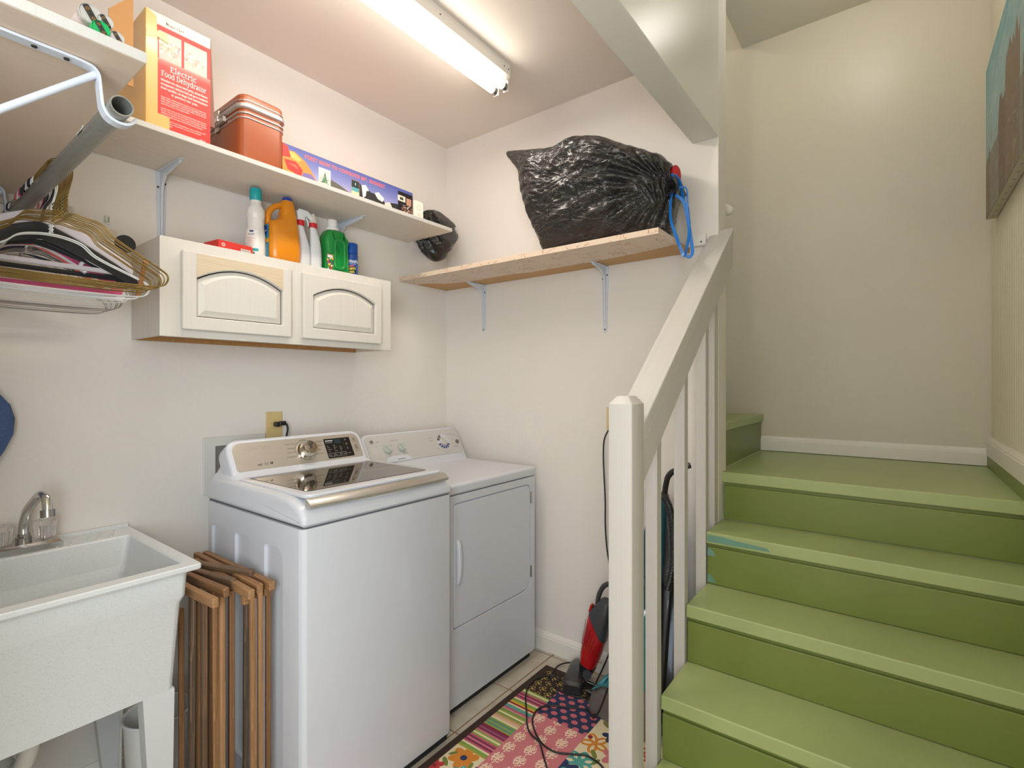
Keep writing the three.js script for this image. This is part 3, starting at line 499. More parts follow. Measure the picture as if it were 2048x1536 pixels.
// ================================================================ WALL CABINET
{
  const t = thing('wall_cabinet', 'white-washed wall cabinet with two arched raised-panel doors above the washer', 'cabinet', [0.13, 1.457, 1.057]);
  const z0 = 0.611, z1 = 1.503, y0 = 1.457, y1 = 1.767, xf = 0.256;
  part(t, 'side_panel', bb(0.002, 0.240, y0 + 0.002, y1 - 0.001, z1 - 0.014, z1 - 0.0005, 0.001), M.washedShelf);
  part(t, 'side_panel', bb(0.002, 0.240, y0 + 0.002, y1 - 0.001, z0 + 0.0005, z0 + 0.014, 0.001), M.washedShelf);
  part(t, 'top_panel', bb(0.002, 0.240, y1 - 0.016, y1, z0 + 0.014, z1 - 0.014, 0.001), M.cabinetWood);
  const bot = part(t, 'bottom_panel', bb(0.002, 0.240, y0 + 0.014, y0 + 0.026, z0 + 0.014, z1 - 0.014, 0.001), M.brownPly, 'bare brown plywood underside');
  for (const z of [1.42, 1.39, 1.37, 1.33, 1.07, 1.04, 1.0, 0.74]) part(bot, 'screw', cylBetween([0.215, y0 + 0.0135, z], [0.215, y0 + 0.015, z], 0.004), M.screw);
  part(t, 'hanging_rail', bb(0.002, 0.02, y0, y0 + 0.03, z0 + 0.014, z1 - 0.014, 0.001), M.brownPly);
  const dz = [[1.447, 1.087], [1.040, 0.675]];
  const fh = dz.map(([a, b]) => rrPath(THREE.Path, -(a - 0.02), -(b + 0.02), y0 + 0.04, y1 - 0.05, 0.002));
  part(t, 'face_frame', onto(metreUV(slab(shapeOf([[-z1, y0], [-z0, y0], [-z0, y1], [-z1, y1]], fh), 0.018, 0.001)), [xf - 0.018, 0, 0], [1, 0, 0]), M.cabinetWood);
  dz.forEach(([a, b], k) => {
    const hx = [-(a - 0.042), -(b + 0.033)], hy = [1.524, k ? 1.65 : 1.648, k ? 1.693 : 1.692];
    const arch = (g, m) => { const s = new g(); const x0 = hx[0] + m, x1 = hx[1] - m; s.moveTo(x0, hy[0] + m); s.lineTo(x1, hy[0] + m); s.lineTo(x1, hy[1] - m * 0.9); s.quadraticCurveTo((x0 + x1) / 2, 2 * hy[2] - hy[1] - m * 1.05, x0, hy[1] - m * 0.9); s.lineTo(x0, hy[0] + m); return s; };
    const d = part(t, 'door', onto(metreUV(frameDoor(a, b)), [xf, 0, 0], [1, 0, 0]), M.cabinetWood);
    // raised centre panel: bevel from the groove to the field
    const ptsA = arch(THREE.Shape, 0.0035).getPoints(14), ptsB = arch(THREE.Shape, 0.0225).getPoints(14);
    const P = [ptsA.map((p) => V(p.x, p.y, 0.004)), ptsA.map((p) => V(p.x, p.y, 0.0065)), ptsB.map((p) => V(p.x, p.y, 0.0155))].map((r) => r.slice(0, -1));
    const field = new THREE.ShapeGeometry(new THREE.Shape(ptsB.slice(0, -1)), 14); field.translate(0, 0, 0.0155);
    part(d, 'raised_panel', onto(metreUV(mergeGeometries([loft(P, true, false, 0.3), field.toNonIndexed()].map((g) => { const q = g.index ? g.toNonIndexed() : g; return q; }))), [xf, 0, 0], [1, 0, 0]), M.cabinetWood);
    if (!k) { const rail = shapeOf([[hx[0], hy[1] + 0.003], ...arch(THREE.Shape, -0.0035).getPoints(14).slice(3, -1).reverse().map((p) => [p.x, p.y]).slice(0, -1), [hx[1], hy[1] + 0.003], [hx[1], 1.726], [hx[0], 1.726]].filter((p) => p[1] > 1.64)); part(d, 'top_rail', onto(metreUV(slab(rail, 0.0012, 0.0003), 1, true), [xf + 0.0198, 0, 0], [1, 0, 0]), M.rawWood, 'rail with bare wood showing through thin paint'); }
    function frameDoor() { const o = rrPath(THREE.Shape, -a, -b, 1.481, 1.732, 0.0065); o.holes.push(arch(THREE.Path, 0)); return slab(o, 0.020, 0.004, 3, 14); }
  });
}
// ================================================================ SHELVES
function bracketParts(t, o, n, down, out, mat = M.bracket) {
  // o: top inner corner on the wall, n: outward normal; stamped steel with a raised rib
  const b = new THREE.Group(); b.name = 'bracket'; t.add(b); b.userData = {};
  const X = V(0, 1, 0).cross(V(...n));
  const put = (g) => onto(g, o, n);
  const vs = shapeOf([[-0.0165, 0], [0.0165, 0], [0.0105, -down * 0.93], [0.007, -down * 0.985], [0, -down], [-0.007, -down * 0.985], [-0.0105, -down * 0.93]]);
  part(b, 'upright', put(slab(vs, 0.003, 0.0008)), mat);
  const hs = shapeOf([[-0.0165, 0], [0.0165, 0], [0.010, out * 0.95], [0.005, out], [-0.005, out], [-0.010, out * 0.95]]);
  part(b, 'arm', put(slab(hs, 0.003, 0.0008).rotateX(Math.PI / 2).translate(0, 0, 0)), mat);
  const rib = shapeOf([[0.002, -down * 0.9], [0.010, -down * 0.84], [0.014, -0.075], [0.022, -0.045], [0.045, -0.024], [out * 0.86, -0.011], [out * 0.92, -0.002], [0.002, -0.002]]);
  const rg = slab(rib, 0.009, 0.003, 2); const m = new THREE.Matrix4().makeBasis(V(0, 0, 1), V(0, 1, 0), V(-1, 0, 0)); m.setPosition(0.0045, 0, 0); rg.applyMatrix4(m);
  part(b, 'rib', put(rg), mat);
  const sc = []; for (const [x, y] of [[-0.0108, -0.056], [0.0108, -0.04], [0, -down * 0.95]]) part(b, 'screw', put(new THREE.CylinderGeometry(0.0034, 0.0034, 0.003, 10).rotateX(Math.PI / 2).translate(x, y, 0.0035)), M.screw);
  return b;
}
{
  const t = thing('wall_shelf', 'long white-washed board shelf running along the left wall above the cabinet', 'shelf', [0, 2.054, 1.1]);
  part(t, 'board', bb(0.002, 0.322, 2.054, 2.071, 0.287, 2.08, 0.002), M.washedShelf);
  part(t, 'edge_strip', bb(0.3215, 0.3235, 2.0545, 2.0705, 0.287, 2.08, 0.0008), M.paintedWood);
  for (const z of [1.416, 0.70]) bracketParts(t, [0.001, 2.053, z], [1, 0, 0], 0.29, 0.19);
}
{ // upper left shelf on closet brackets, seen from below
  const t = thing('closet_shelf', 'white board shelf at upper left on two curved closet-rod brackets', 'shelf', [0.5, 1.86, 1.92]);
  part(t, 'board', bb(0.002, 1.031, 1.86, 1.879, 1.772, 2.118, 0.002), std(0xffffff, 0.6, { map: streaks('#decbb6', ['#ccb8a1', '#e8dac9'], 200, [3, 1], 256, 512, [0.03, 0.15]) }));
  part(t, 'edge_strip', bb(1.0305, 1.0325, 1.8605, 1.8785, 1.772, 2.118, 0.0008), M.paintedWood);
  part(t, 'cleat', bb(0.001, 0.019, 1.828, 1.8595, 1.66, 2.118, 0.001), M.paintedWood);
  for (const x of [0.952, 0.075]) {
    const b = new THREE.Group(); b.name = 'bracket'; t.add(b);
    const sec = (pts, w, th) => { // flat strap swept in the zy plane
      const c = new THREE.CatmullRomCurve3(pts.map(([z, y]) => V(x, y, z)), false, 'centripetal'), R = []; const n = 70;
      for (let i = 0; i <= n; i++) { const p = c.getPoint(i / n), d = c.getTangent(i / n), q = V(0, d.z, -d.y).normalize(); R.push([[-w, -th], [w, -th], [w, th], [-w, th]].map(([a, e]) => V(p.x + a, p.y + q.y * e, p.z + q.z * e))); }
      return loft(R, true, true, 0.5);
    };
    const hook = [[2.115, 1.8565], [1.98, 1.8565], [1.90, 1.8565], [1.845, 1.8562], [1.828, 1.853], [1.8215, 1.845], [1.8195, 1.832], [1.8175, 1.810], [1.8150, 1.792], [1.8075, 1.7785], [1.794, 1.7725], [1.781, 1.7733], [1.7715, 1.780], [1.766, 1.790]];
    part(b, 'strap', sec(hook, 0.0105, 0.0022), M.bracket);
    part(b, 'strut', cylBetween([x, 1.847, 1.8225], [x, 1.575, 2.11], 0.0058, 0.0058, 14), M.bracket);
    for (const z of [1.862, 1.902]) part(b, 'screw', cylBetween([x, 1.8525, z], [x, 1.8545, z], 0.004), M.screw);
  }
}
{
  const t = thing('closet_rod', 'grey galvanized steel pipe used as a closet rod below the upper left shelf', 'rod', [0.5, 1.80, 1.793]);
  const ro = 0.0174, ri = 0.0150, C = [1.7945, 1.7935]; const circ = (r, x) => { const p = []; for (let i = 0; i < 40; i++) { const a = i / 40 * 6.28318; p.push(V(x, C[1] + r * Math.cos(a), C[0] + r * Math.sin(a))); } return p; };
  part(t, 'pipe', metreUV(loft([circ(ri, 0.02), circ(ri, 0.985), circ(ro, 0.985), circ(ro, 0.02)], false, false, 0.5)), M.galv);
  const st = print(0.02, 0.012, 128, 80, (x, w, h) => { x.fillStyle = '#d8d3c4'; x.fillRect(0, 0, w, h); x.fillStyle = '#b8452f'; x.fillRect(6, 8, 40, 30); x.fillStyle = '#2f6a4a'; x.fillRect(70, 4, 50, 70); x.fillStyle = '#444'; for (let i = 0; i < 4; i++) x.fillRect(10, 46 + i * 8, 40, 3); });
  part(t, 'price_sticker', onto(card(0.034, 0.013), [0.80, C[1] + 0.006, C[0] - 0.0165 + 0.033 + 0.0007], [0, 0.35, 0.94], [0, 0.94, -0.35]), st);
}
{ // right shelf with patterned paper
  const t = thing('papered_shelf', 'shelf board wrapped in floral paper along the back wall, holding a black bag', 'shelf', [0.7, 1.842, 0.17]);
  const paper = std(0xffffff, 0.5, { map: tex(1024, 512, (x, w, h) => {
    x.fillStyle = '#e3cdb6'; x.fillRect(0, 0, w, h); x.lineCap = 'round';
    for (let i = 0; i < 46; i++) { const px = rnd() * w, py = rnd() * h, a0 = rr(0, 6.28); let a = a0, cx = px, cy = py; x.strokeStyle = ['#8f6a55', '#a57f63', '#b8703f', '#7a6052'][i % 4]; x.globalAlpha = 0.8; x.lineWidth = rr(2, 4);
      for (let k = 0; k < 8; k++) { const nx = cx + 16 * Math.cos(a), ny = cy + 16 * Math.sin(a); x.beginPath(); x.moveTo(cx, cy); x.lineTo(nx, ny); x.stroke(); if (k % 2) { x.beginPath(); x.ellipse(nx + 7 * Math.cos(a + 1.4), ny + 7 * Math.sin(a + 1.4), 9, 4, a + 1.2, 0, 7); x.fillStyle = ['#c98a55', '#92705a', '#cf7f3d'][i % 3]; x.fill(); } cx = nx; cy = ny; a += rr(-0.6, 0.6); } }
    x.globalAlpha = 1; }, [2.2, 4.4]) });
  part(t, 'board', bb(0.002, 1.386, 1.842, 1.860, 0.001, 0.345, 0.001), M.chip);
  const bd = [[0.003, 0.235], [0.06, 0.228], [0.14, 0.165], [0.288, 0.122], [0.43, 0.132], [0.573, 0.128], [0.68, 0.110], [0.782, 0.116], [0.99, 0.115], [1.15, 0.128], [1.276, 0.146], [1.386, 0.17]];
  const under = shapeOf([...bd.map(([a, b]) => [a, -b]), [1.388, -0.347], [0.003, -0.347]]);
  const ug = slab(under, 0.0014, 0.0003); ug.rotateX(-Math.PI / 2); ug.translate(0, 1.8405, 0);
  part(t, 'paper_wrap', metreUV(mergeGeometries([ug, bb(0.002, 1.388, 1.8405, 1.8625, 0.345, 0.3475, 0.0008), bb(0.002, 1.388, 1.860, 1.8618, 0.002, 0.346, 0.0005), bb(1.3862, 1.3885, 1.8405, 1.862, 0.16, 0.346, 0.0006)].map((g) => (g.index ? g.toNonIndexed() : g)))), paper, 'cream contact paper with brown floral sprigs');
  part(t, 'cleat', bb(1.386, 1.455, 1.861, 1.908, 0.001, 0.02, 0.0015), M.trim);
  part(t, 'screw', cylBetween([1.437, 1.876, 0.0195], [1.437, 1.876, 0.0215], 0.0032), M.screw);
  for (const x of [0.283, 1.006]) bracketParts(t, [x, 1.840, 0.001], [0, 0, 1], x < 0.5 ? 0.252 : 0.300, 0.135);
}
// ================================================================ THINGS ON THE UPPER SHELVES
{ // rolls on the closet shelf: pale tubes whose end caps carry a dark strap
  const caps = [[1.917, 1.843, 0.0155, '#b9b4ad', 1.005], [1.915, 1.823, 0.0118, '#bdb8b0', 1.005], [1.893, 1.832, 0.0128, '#18a85c', 1.018], [1.8897, 1.810, 0.0104, '#bbb6ae', 1.018]];
  const names = ['largest grey-capped tube, leftmost on the upper left closet shelf', 'grey-capped tube resting on top of the green one on the closet shelf', 'green-capped tube with a dark strap on the upper left closet shelf', 'grey-capped tube nearest the corner of the upper left closet shelf'];
  caps.forEach(([y, z, r, c, x1], i) => {
    const t = thing('capped_tube', names[i], 'tube', [0.9, y, z]); const yy = y;
    part(t, 'body', cylBetween([x1 - 0.22, yy, z], [x1 - 0.012, yy, z], r * 0.97, r * 0.97, 32), std(i === 2 ? '#2fae6a' : '#dcd0cb', 0.5));
    part(t, 'end_cap', onto(toCreasedNormals(new THREE.LatheGeometry([[r, -0.012], [r, 0], [r * 0.94, 0.002], [r * 0.88, 0.0005], [0.0001, 0.0003]].map(([a, b]) => new THREE.Vector2(a, b)), 32).rotateX(Math.PI / 2), 0.4), [x1, yy, z], [1, 0, 0]), std(c, 0.35));
    const st = part(t, 'strap', onto(slab(rrPath(THREE.Shape, -r * 0.30, r * 0.30, -r * 0.86, r * 0.86, r * 0.2), 0.002, 0.0006).rotateZ(0.55), [x1 + 0.0004, yy, z], [1, 0, 0]), std('#2f2d2a', 0.5));
    for (const k of [-0.5, 0.45]) part(st, 'strap_mark', onto(new THREE.TorusGeometry(r * 0.13, r * 0.045, 6, 14).rotateZ(0.55).translate(-Math.sin(0.55) * k * r, Math.cos(0.55) * k * r, 0.0024), [x1, yy, z], [1, 0, 0]), std('#9a6a2c', 0.5));
  });
}
{ // red appliance carton, taped
  const t = thing('dehydrator_box', 'tall red printed appliance carton mended with yellow tape, standing open on the long shelf', 'box', [0.18, 2.071, 1.465]);
  const xf = 0.30, z0 = 1.377, z1 = 1.552, y0 = 2.0715, y1 = 2.418;
  const cardb = std('#b98955', 0.8);
  part(t, 'carton', bb(0.06, xf - 0.001, y0, y1, z0, z1, 0.002), cardb);
  const pr = print(1, 1, 700, 1280, (x, w, h) => {
    x.fillStyle = '#dfd5c6'; x.fillRect(0, 0, w, h); x.fillStyle = '#cc2f25'; x.fillRect(0, 120, w, h);
    x.fillStyle = '#efe7da'; for (let i = 0; i < 46; i++) x.fillRect(i * 16, 118, 6, 10);
    x.fillStyle = '#2b2724'; x.font = 'bold 34px serif'; x.textAlign = 'center'; x.fillText('Magic Chef', w * 0.43, 92); x.beginPath(); x.moveTo(195, 60); x.lineTo(212, 92); x.lineTo(229, 60); x.lineTo(221, 74); x.lineTo(212, 56); x.lineTo(203, 74); x.fill();
    // two faded photographs
    for (const [a, b2] of [[130, 240], [400, 260]]) { const g = x.createLinearGradient(0, 170, 0, 520); g.addColorStop(0, '#d9b3a6'); g.addColorStop(0.4, '#d3c8bc'); g.addColorStop(1, '#d8a99c'); x.fillStyle = g; x.fillRect(a, 180, b2, 310); for (let i = 0; i < 120; i++) { x.globalAlpha = rr(0.15, 0.5); x.fillStyle = ['#a59c92', '#c98f75', '#6f6a64', '#d8c8a0', '#efe9e0'][i % 5]; x.beginPath(); x.ellipse(a + b2 / 2 + rr(-110, 110), 350 + rr(-70, 60), rr(6, 34), rr(4, 18), rr(0, 3), 0, 7); x.fill(); } x.globalAlpha = 0.7; x.strokeStyle = '#a9a29a'; x.lineWidth = 4; x.beginPath(); x.ellipse(a + b2 / 2, 360, b2 * 0.42, 70, 0, 0, 7); x.stroke(); x.globalAlpha = 1; }
    const g2 = x.createLinearGradient(0, 470, 0, 570); g2.addColorStop(0, '#d8988b'); g2.addColorStop(1, '#cc2f25'); x.fillStyle = g2; x.fillRect(0, 490, w, 80);
    x.fillStyle = '#f6ebdf'; x.font = '82px serif'; x.fillText('Electric', w * 0.56, 596); x.fillText('Food Dehydrator', w * 0.575, 672, 500);
    x.font = 'bold 33px serif'; ['Whether it’s chewy beef jerky, dried flower', 'arrangements, delicious fruit roll-ups or wonderful', 'dried vegetables, the Magic Chef Food Dehydrator', 'is perfect for you.'].forEach((s, i) => x.fillText(s, w * 0.585, 728 + i * 44, 520));
    x.font = '22px serif'; x.textAlign = 'left';
    ['Magic Chef Food Dehydrator features 5 trays in counter-top', 'style height adjustment. Dial for drying different foods', 'with ease, vegetables, dried fruits, jerky, fruit roll-ups', 'and flower for arrangements.', '', 'Create your own variety of dehydrated foods with natural', 'flavor. Every slice has the taste of good food without', 'additives to make your snack crispy and healthy. Simple', 'recipes help you get started and keep going.', '', 'Magic Chef Food Dehydrators are compact and', 'easy to store wherever you are all around', 'your needs.'].forEach((s, i) => x.fillText(s, 150, 915 + i * 25, 500));
    x.font = 'bold 30px serif'; x.textAlign = 'right'; x.fillText('FD-5', w - 60, 1258);
  }, { rough: 0.45 });
  part(t, 'printed_front', onto(card(z1 - z0, y1 - y0, 0.002, 0.001), [xf, (y0 + y1) / 2, (z0 + z1) / 2], [1, 0, 0]), pr);
  const tape = phys('#e6b052', 0.35, { clearcoat: 0.4 }), tape2 = phys('#e2b36a', 0.35, { clearcoat: 0.3 });
  part(t, 'corner_tape', [onto(slab(shapeOf([[-z1, y0], [-z1 + 0.029, y0], [-z1 + 0.029, y0 + 0.26], [-z1 + 0.026, y1 - 0.012], [-z1, y1 + 0.001]]), 0.0009, 0.0002), [xf + 0.002, 0, 0], [1, 0, 0])], tape2);
  part(t, 'corner_tape', bb(0.062, xf + 0.0025, y0, y1 + 0.001, z1, z1 + 0.0012, 0.0003), tape);
  part(t, 'tape_strip', onto(slab(shapeOf([[-z1, y1 - 0.075], [-z1 + 0.05, y1 - 0.065], [-z1 + 0.058, y1 - 0.095], [-z1 + 0.022, y1 - 0.086], [-z1, y1 - 0.10]]), 0.0008, 0.0002).translate(0, 0.015, 0), [xf + 0.003, 0, 0], [1, 0, 0]), tape);
  part(t, 'tape_strip', onto(slab(shapeOf([[-z1 + 0.004, y0 + 0.004], [-z1 + 0.060, y0 + 0.003], [-z1 + 0.060, y0 + 0.044], [-z1 + 0.004, y0 + 0.048]]), 0.0008, 0.0002), [xf + 0.003, 0, 0], [1, 0, 0]), tape2);
  // open side flap turned towards the room, and the rear flap leaning behind
  const fb = loft([[V(0.29, y0 + 0.10, 1.581), V(0.294, y0 + 0.10, 1.581), V(0.30, y0 + 0.10, 1.645), V(0.296, y0 + 0.10, 1.645)], [V(0.29, y1 + 0.02, 1.581), V(0.294, y1 + 0.02, 1.581), V(0.30, y1 - 0.055, 1.640), V(0.296, y1 - 0.055, 1.640)]], true, true, 0.3);
  part(t, 'side_flap', fb, cardb, 'plain brown cardboard flap');
  part(t, 'rear_flap', loft([[V(0.10, 2.20, 1.3762), V(0.298, 2.14, 1.3762), V(0.296, 2.14, 1.361), V(0.10, 2.20, 1.366)], [V(0.10, y1 - 0.002, 1.3762), V(0.299, y1 - 0.002, 1.3762), V(0.298, y1 - 0.002, 1.374), V(0.10, y1 - 0.002, 1.374)]], true, true, 0.3), std('#8a5f52', 0.8));
}
{ // train case
  const t = thing('train_case', 'copper brown vintage train case with silver metal bands between the boxes on the long shelf', 'case', [0.18, 2.071, 1.2]);
  const c = phys('#a2542f', 0.36, { clearcoat: 0.35, clearcoatRoughness: 0.3 });
  const x0 = 0.04, x1 = 0.306, z0 = 1.127, z1 = 1.283, r = 0.032;
  const R = (d, y, rr2 = r) => ring(x0 - d, x1 + d, z0 - d, z1 + d, rr2 + d, y, 8);
  part(t, 'base', loft([R(-0.012, 2.0718), R(-0.003, 2.076), R(0, 2.10), R(0, 2.2235)], true, true, 0.4), c);
  part(t, 'lid', loft([R(0, 2.241), R(0, 2.284), R(-0.002, 2.291), R(-0.010, 2.297), R(-0.03, 2.299)], true, true, 0.6), c);
  const steel = std('#c9c6c2', 0.4, { metalness: 0.55 });
  const band = (y, h, d) => loft([R(0, y - h), R(d, y - h * 0.6), R(d, y + h * 0.6), R(0, y + h)], true, true, 0.8);
  part(t, 'upper_rim', band(2.253, 0.009, 0.007), steel); part(t, 'lower_rim', band(2.2285, 0.0026, 0.0035), steel);
  part(t, 'metal_band', band(2.271, 0.0018, 0.0025), steel); part(t, 'metal_band', band(2.213, 0.0022, 0.003), steel);
  part(t, 'core', loft([R(-0.002, 2.2235), R(-0.002, 2.245)], true, true), c);
  const cl = part(t, 'clasp', bb(0.10, 0.20, 2.222, 2.240, z1 + 0.001, z1 + 0.012, 0.002), steel);
  part(cl, 'clasp_hasp', bb(0.11, 0.16, 2.232, 2.25, z1 + 0.011, z1 + 0.015, 0.001), M.chrome);
  for (const y of [2.268, 2.213]) part(t, 'band_clip', bb(0.118, 0.148, y - 0.009, y + 0.009, z1 + 0.001, z1 + 0.006, 0.001), M.champagne);
}
{ // long game box
  const t = thing('game_box', 'long flat printed game box with mountain pictures and orange lettering on the long shelf', 'box', [0.19, 2.071, 0.82]);
  const z0 = 0.517, z1 = 1.134, y0 = 2.0715, y1 = 2.1805;
  part(t, 'carton', loft([[V(0.06, y0, z0), V(0.294, y0, z0), V(0.294, y0, z1), V(0.26, y0, 1.122), V(0.06, y0, 1.122)], [V(0.06, y1, z0), V(0.294, y1, z0), V(0.294, y1, z1), V(0.26, y1, 1.122), V(0.06, y1, 1.122)]], true, true, 0.3), std('#b5362f', 0.55));
  const pr = print(1, 1, 1800, 330, (x, w, h) => {
    const g = x.createLinearGradient(0, 0, 0, h); g.addColorStop(0, '#4b5598'); g.addColorStop(0.6, '#8184b8'); g.addColorStop(1, '#b9aec4'); x.fillStyle = g; x.fillRect(0, 0, w, h);
    const poly = (c, p) => { x.fillStyle = c; x.beginPath(); p.forEach(([a, b], i) => (i ? x.lineTo(a, b) : x.moveTo(a, b))); x.fill(); };
    poly('#d98a3d', [[60, 60], [140, 55], [260, 120], [330, 200], [420, 330], [0, 330], [0, 120]]); poly('#eeb35a', [[70, 70], [130, 66], [220, 120], [180, 150], [100, 130]]); poly('#c8342c', [[0, 0], [60, 20], [95, 130], [0, 150]]); poly('#c9342f', [[20, 170], [150, 160], [230, 230], [210, 310], [60, 270]]); poly('#e56a4a', [[60, 200], [150, 195], [190, 240]]); poly('#7a6aa0', [[200, 330], [240, 250], [330, 240], [430, 330]]);
    poly('#5d5a50', [[560, 330], [560, 215], [700, 250], [830, 300], [830, 330]]); poly('#312f30', [[860, 330], [900, 190], [960, 130], [1010, 180], [1060, 150], [1130, 200], [1240, 190], [1330, 260], [1500, 230], [1800, 200], [1800, 330]]); poly('#e8e6e2', [[990, 150], [1050, 130], [1100, 190], [1060, 200], [1050, 270], [1010, 300], [1000, 220]]); poly('#dedbd6', [[1180, 190], [1240, 160], [1330, 220], [1300, 270], [1230, 250]]); poly('#cfc9bd', [[1340, 260], [1420, 240], [1470, 320], [1330, 330]]);
    x.fillStyle = '#efe9c9'; x.fillRect(420, 120, 150, 210); x.fillStyle = '#557a5a'; x.beginPath(); x.moveTo(500, 150); x.lineTo(535, 280); x.lineTo(455, 290); x.fill(); for (let i = 0; i < 60; i++) { x.fillStyle = ['#3d5c4b', '#8fa37f', '#e8e3d0', '#6b6255'][i % 4]; x.fillRect(rr(430, 555), rr(200, 320), rr(4, 18), rr(3, 9)); }
    x.fillStyle = '#b9773c'; x.fillRect(845, 120, 115, 210); x.fillStyle = '#20343a'; x.fillRect(850, 124, 105, 110); x.fillStyle = '#58a0a8'; x.fillRect(850, 210, 105, 50); x.fillStyle = '#e6d9a0'; x.fillRect(850, 258, 105, 70); x.fillStyle = '#efe9dc'; x.fillRect(900, 150, 8, 30);
    x.fillStyle = '#1d1b1e'; x.fillRect(1550, 40, 250, 290); x.fillStyle = '#caa98b'; x.fillRect(1545, 90, 130, 80); x.fillStyle = '#efe5d5'; x.fillRect(1553, 98, 114, 64); x.fillStyle = '#4a4038'; x.fillRect(1580, 112, 60, 38); x.fillStyle = '#b98a72'; x.fillRect(1690, 100, 85, 95); for (let i = 0; i < 110; i++) { x.fillStyle = ['#d98a5a', '#efe5d5', '#8a4a55', '#4a3a6a', '#caa23a', '#e7b6a6'][i % 6]; x.fillRect(rr(1600, 1785), rr(195, 320), rr(4, 16), rr(4, 14)); }
    x.fillStyle = '#f0ede6'; x.fillRect(600, 300, 220, 12); x.fillStyle = '#222'; for (let i = 0; i < 26; i++) x.fillRect(560 + i * 11, 300 + (i % 2) * 10, 7, 9);
    x.fillStyle = '#e8603f'; x.font = 'bold 60px sans-serif'; x.textAlign = 'left'; x.fillText('FIRST MAN TO CONQUER MT. EVEREST', 250, 82, 1270);
  }, { rough: 0.4 });
  part(t, 'printed_front', onto(card(z1 - z0, y1 - y0, 0.0016), [0.2942, (y0 + y1) / 2, (z0 + z1) / 2], [1, 0, 0]), pr);
}
{
  const t = thing('paper_carton', 'small white paper carton with a red line face, beside the long game box', 'carton', [0.27, 2.071, 0.487]);
  const pr = print(1, 1, 160, 300, (x, w, h) => { x.fillStyle = '#eee3d4'; x.fillRect(0, 0, w, h); x.strokeStyle = '#cf8a7c'; x.lineWidth = 4; x.beginPath(); x.arc(75, 110, 45, 0.6, 5.9); x.stroke(); x.beginPath(); x.moveTo(60, 85); x.quadraticCurveTo(100, 90, 80, 125); x.quadraticCurveTo(70, 140, 95, 140); x.stroke(); x.lineWidth = 5; for (let i = 0; i < 3; i++) { x.beginPath(); x.moveTo(35, 215 + i * 22); x.lineTo(120, 222 + i * 22); x.stroke(); } }, { rough: 0.6 });
  part(t, 'carton', loft([ring(0.22, 0.306, 0.462, 0.513, 0.004, 2.0715), ring(0.22, 0.306, 0.462, 0.513, 0.004, 2.145), ring(0.228, 0.30, 0.468, 0.508, 0.004, 2.152)], true, true, 0.3), std('#eae0d2', 0.6));
  part(t, 'printed_front', onto(card(0.048, 0.072, 0.001), [0.3062, 2.109, 0.4875], [1, 0, 0]), pr);
}
// crumpled bags: a closed surface over an outline, with wrinkle ridges
function ridge(x, y, z, f) { const s = Math.sin(x * f * 1.3 + 2.1 * Math.sin(y * f * 0.7 + z * f * 0.4)) * Math.sin(y * f * 1.1 + 1.7 * Math.sin(z * f * 0.9 - x * f * 0.5)); return 1 - 2 * Math.abs(s); }
function bagGeo(outline, zc, depth, tie, amp, flatBottom) {
  const big = depth > 0.1;
  const c = new THREE.CatmullRomCurve3(outline.map(([x, y]) => V(x, y, 0)), true, 'centripetal'), N = big ? 220 : 110, L = big ? 120 : 60, rings = [];
  const ctr = outline.reduce((s, p) => [s[0] + p[0] / outline.length, s[1] + p[1] / outline.length], [0, 0]);
  const meanR = outline.reduce((s, p) => s + Math.hypot(p[0] - ctr[0], p[1] - ctr[1]) / outline.length, 0);
  for (let j = 0; j <= L; j++) {
    const u = -1 + 2 * j / L, k = 1 - u * u * 0.985, ca = Math.pow(k, 1.333), a = Math.sign(u) * Math.acos(Math.min(1, ca)), zz = Math.sin(a) * depth, R = [];
    for (let i = 0; i < N; i++) {
      const q0 = c.getPoint(i / N), th = Math.atan2(q0.y - ctr[1], q0.x - ctr[0]), mx = Math.pow(k, 1.6), p = V(ctr[0] + (q0.x - ctr[0]) * mx + (1 - mx) * meanR * 1.25 * Math.cos(th), ctr[1] + (q0.y - ctr[1]) * mx + (1 - mx) * meanR * 0.85 * Math.sin(th), 0); let x = ctr[0] + (p.x - ctr[0]) * k, y = ctr[1] + (p.y - ctr[1]) * k;
      const dt = Math.hypot(x - tie[0], y - tie[1]), an = Math.atan2(y - tie[1], x - tie[0]);
      const fan = Math.sin(an * 26 + 2 * Math.sin(dt * 9)) * Math.exp(-dt * 3.2) * 1.6;
      const lo = ridge(x, y, zz, 14), hi = ridge(x + 3, y * 1.6, zz, 37) * 0.45, fi = ridge(x * 0.8 - 1, y * 2, zz, 71) * 0.22;
      const w = amp * (lo * 0.5 + hi * 0.6 + fi + fan);
      const z = zz + Math.sign(zz || 1) * w * Math.abs(Math.sin(a)) * 1.2;
      x += (p.x - ctr[0]) * w * 0.5 * k * k; y += (p.y - ctr[1]) * w * 0.5 * k * k;
      if (flatBottom !== undefined) y = Math.max(y, flatBottom);
      R.push(V(x, y, Math.max(zc + z, 0.004)));
    }
    rings.push(R);
  }
  return metreUV(loft(rings, true, true, 0), 1);
}
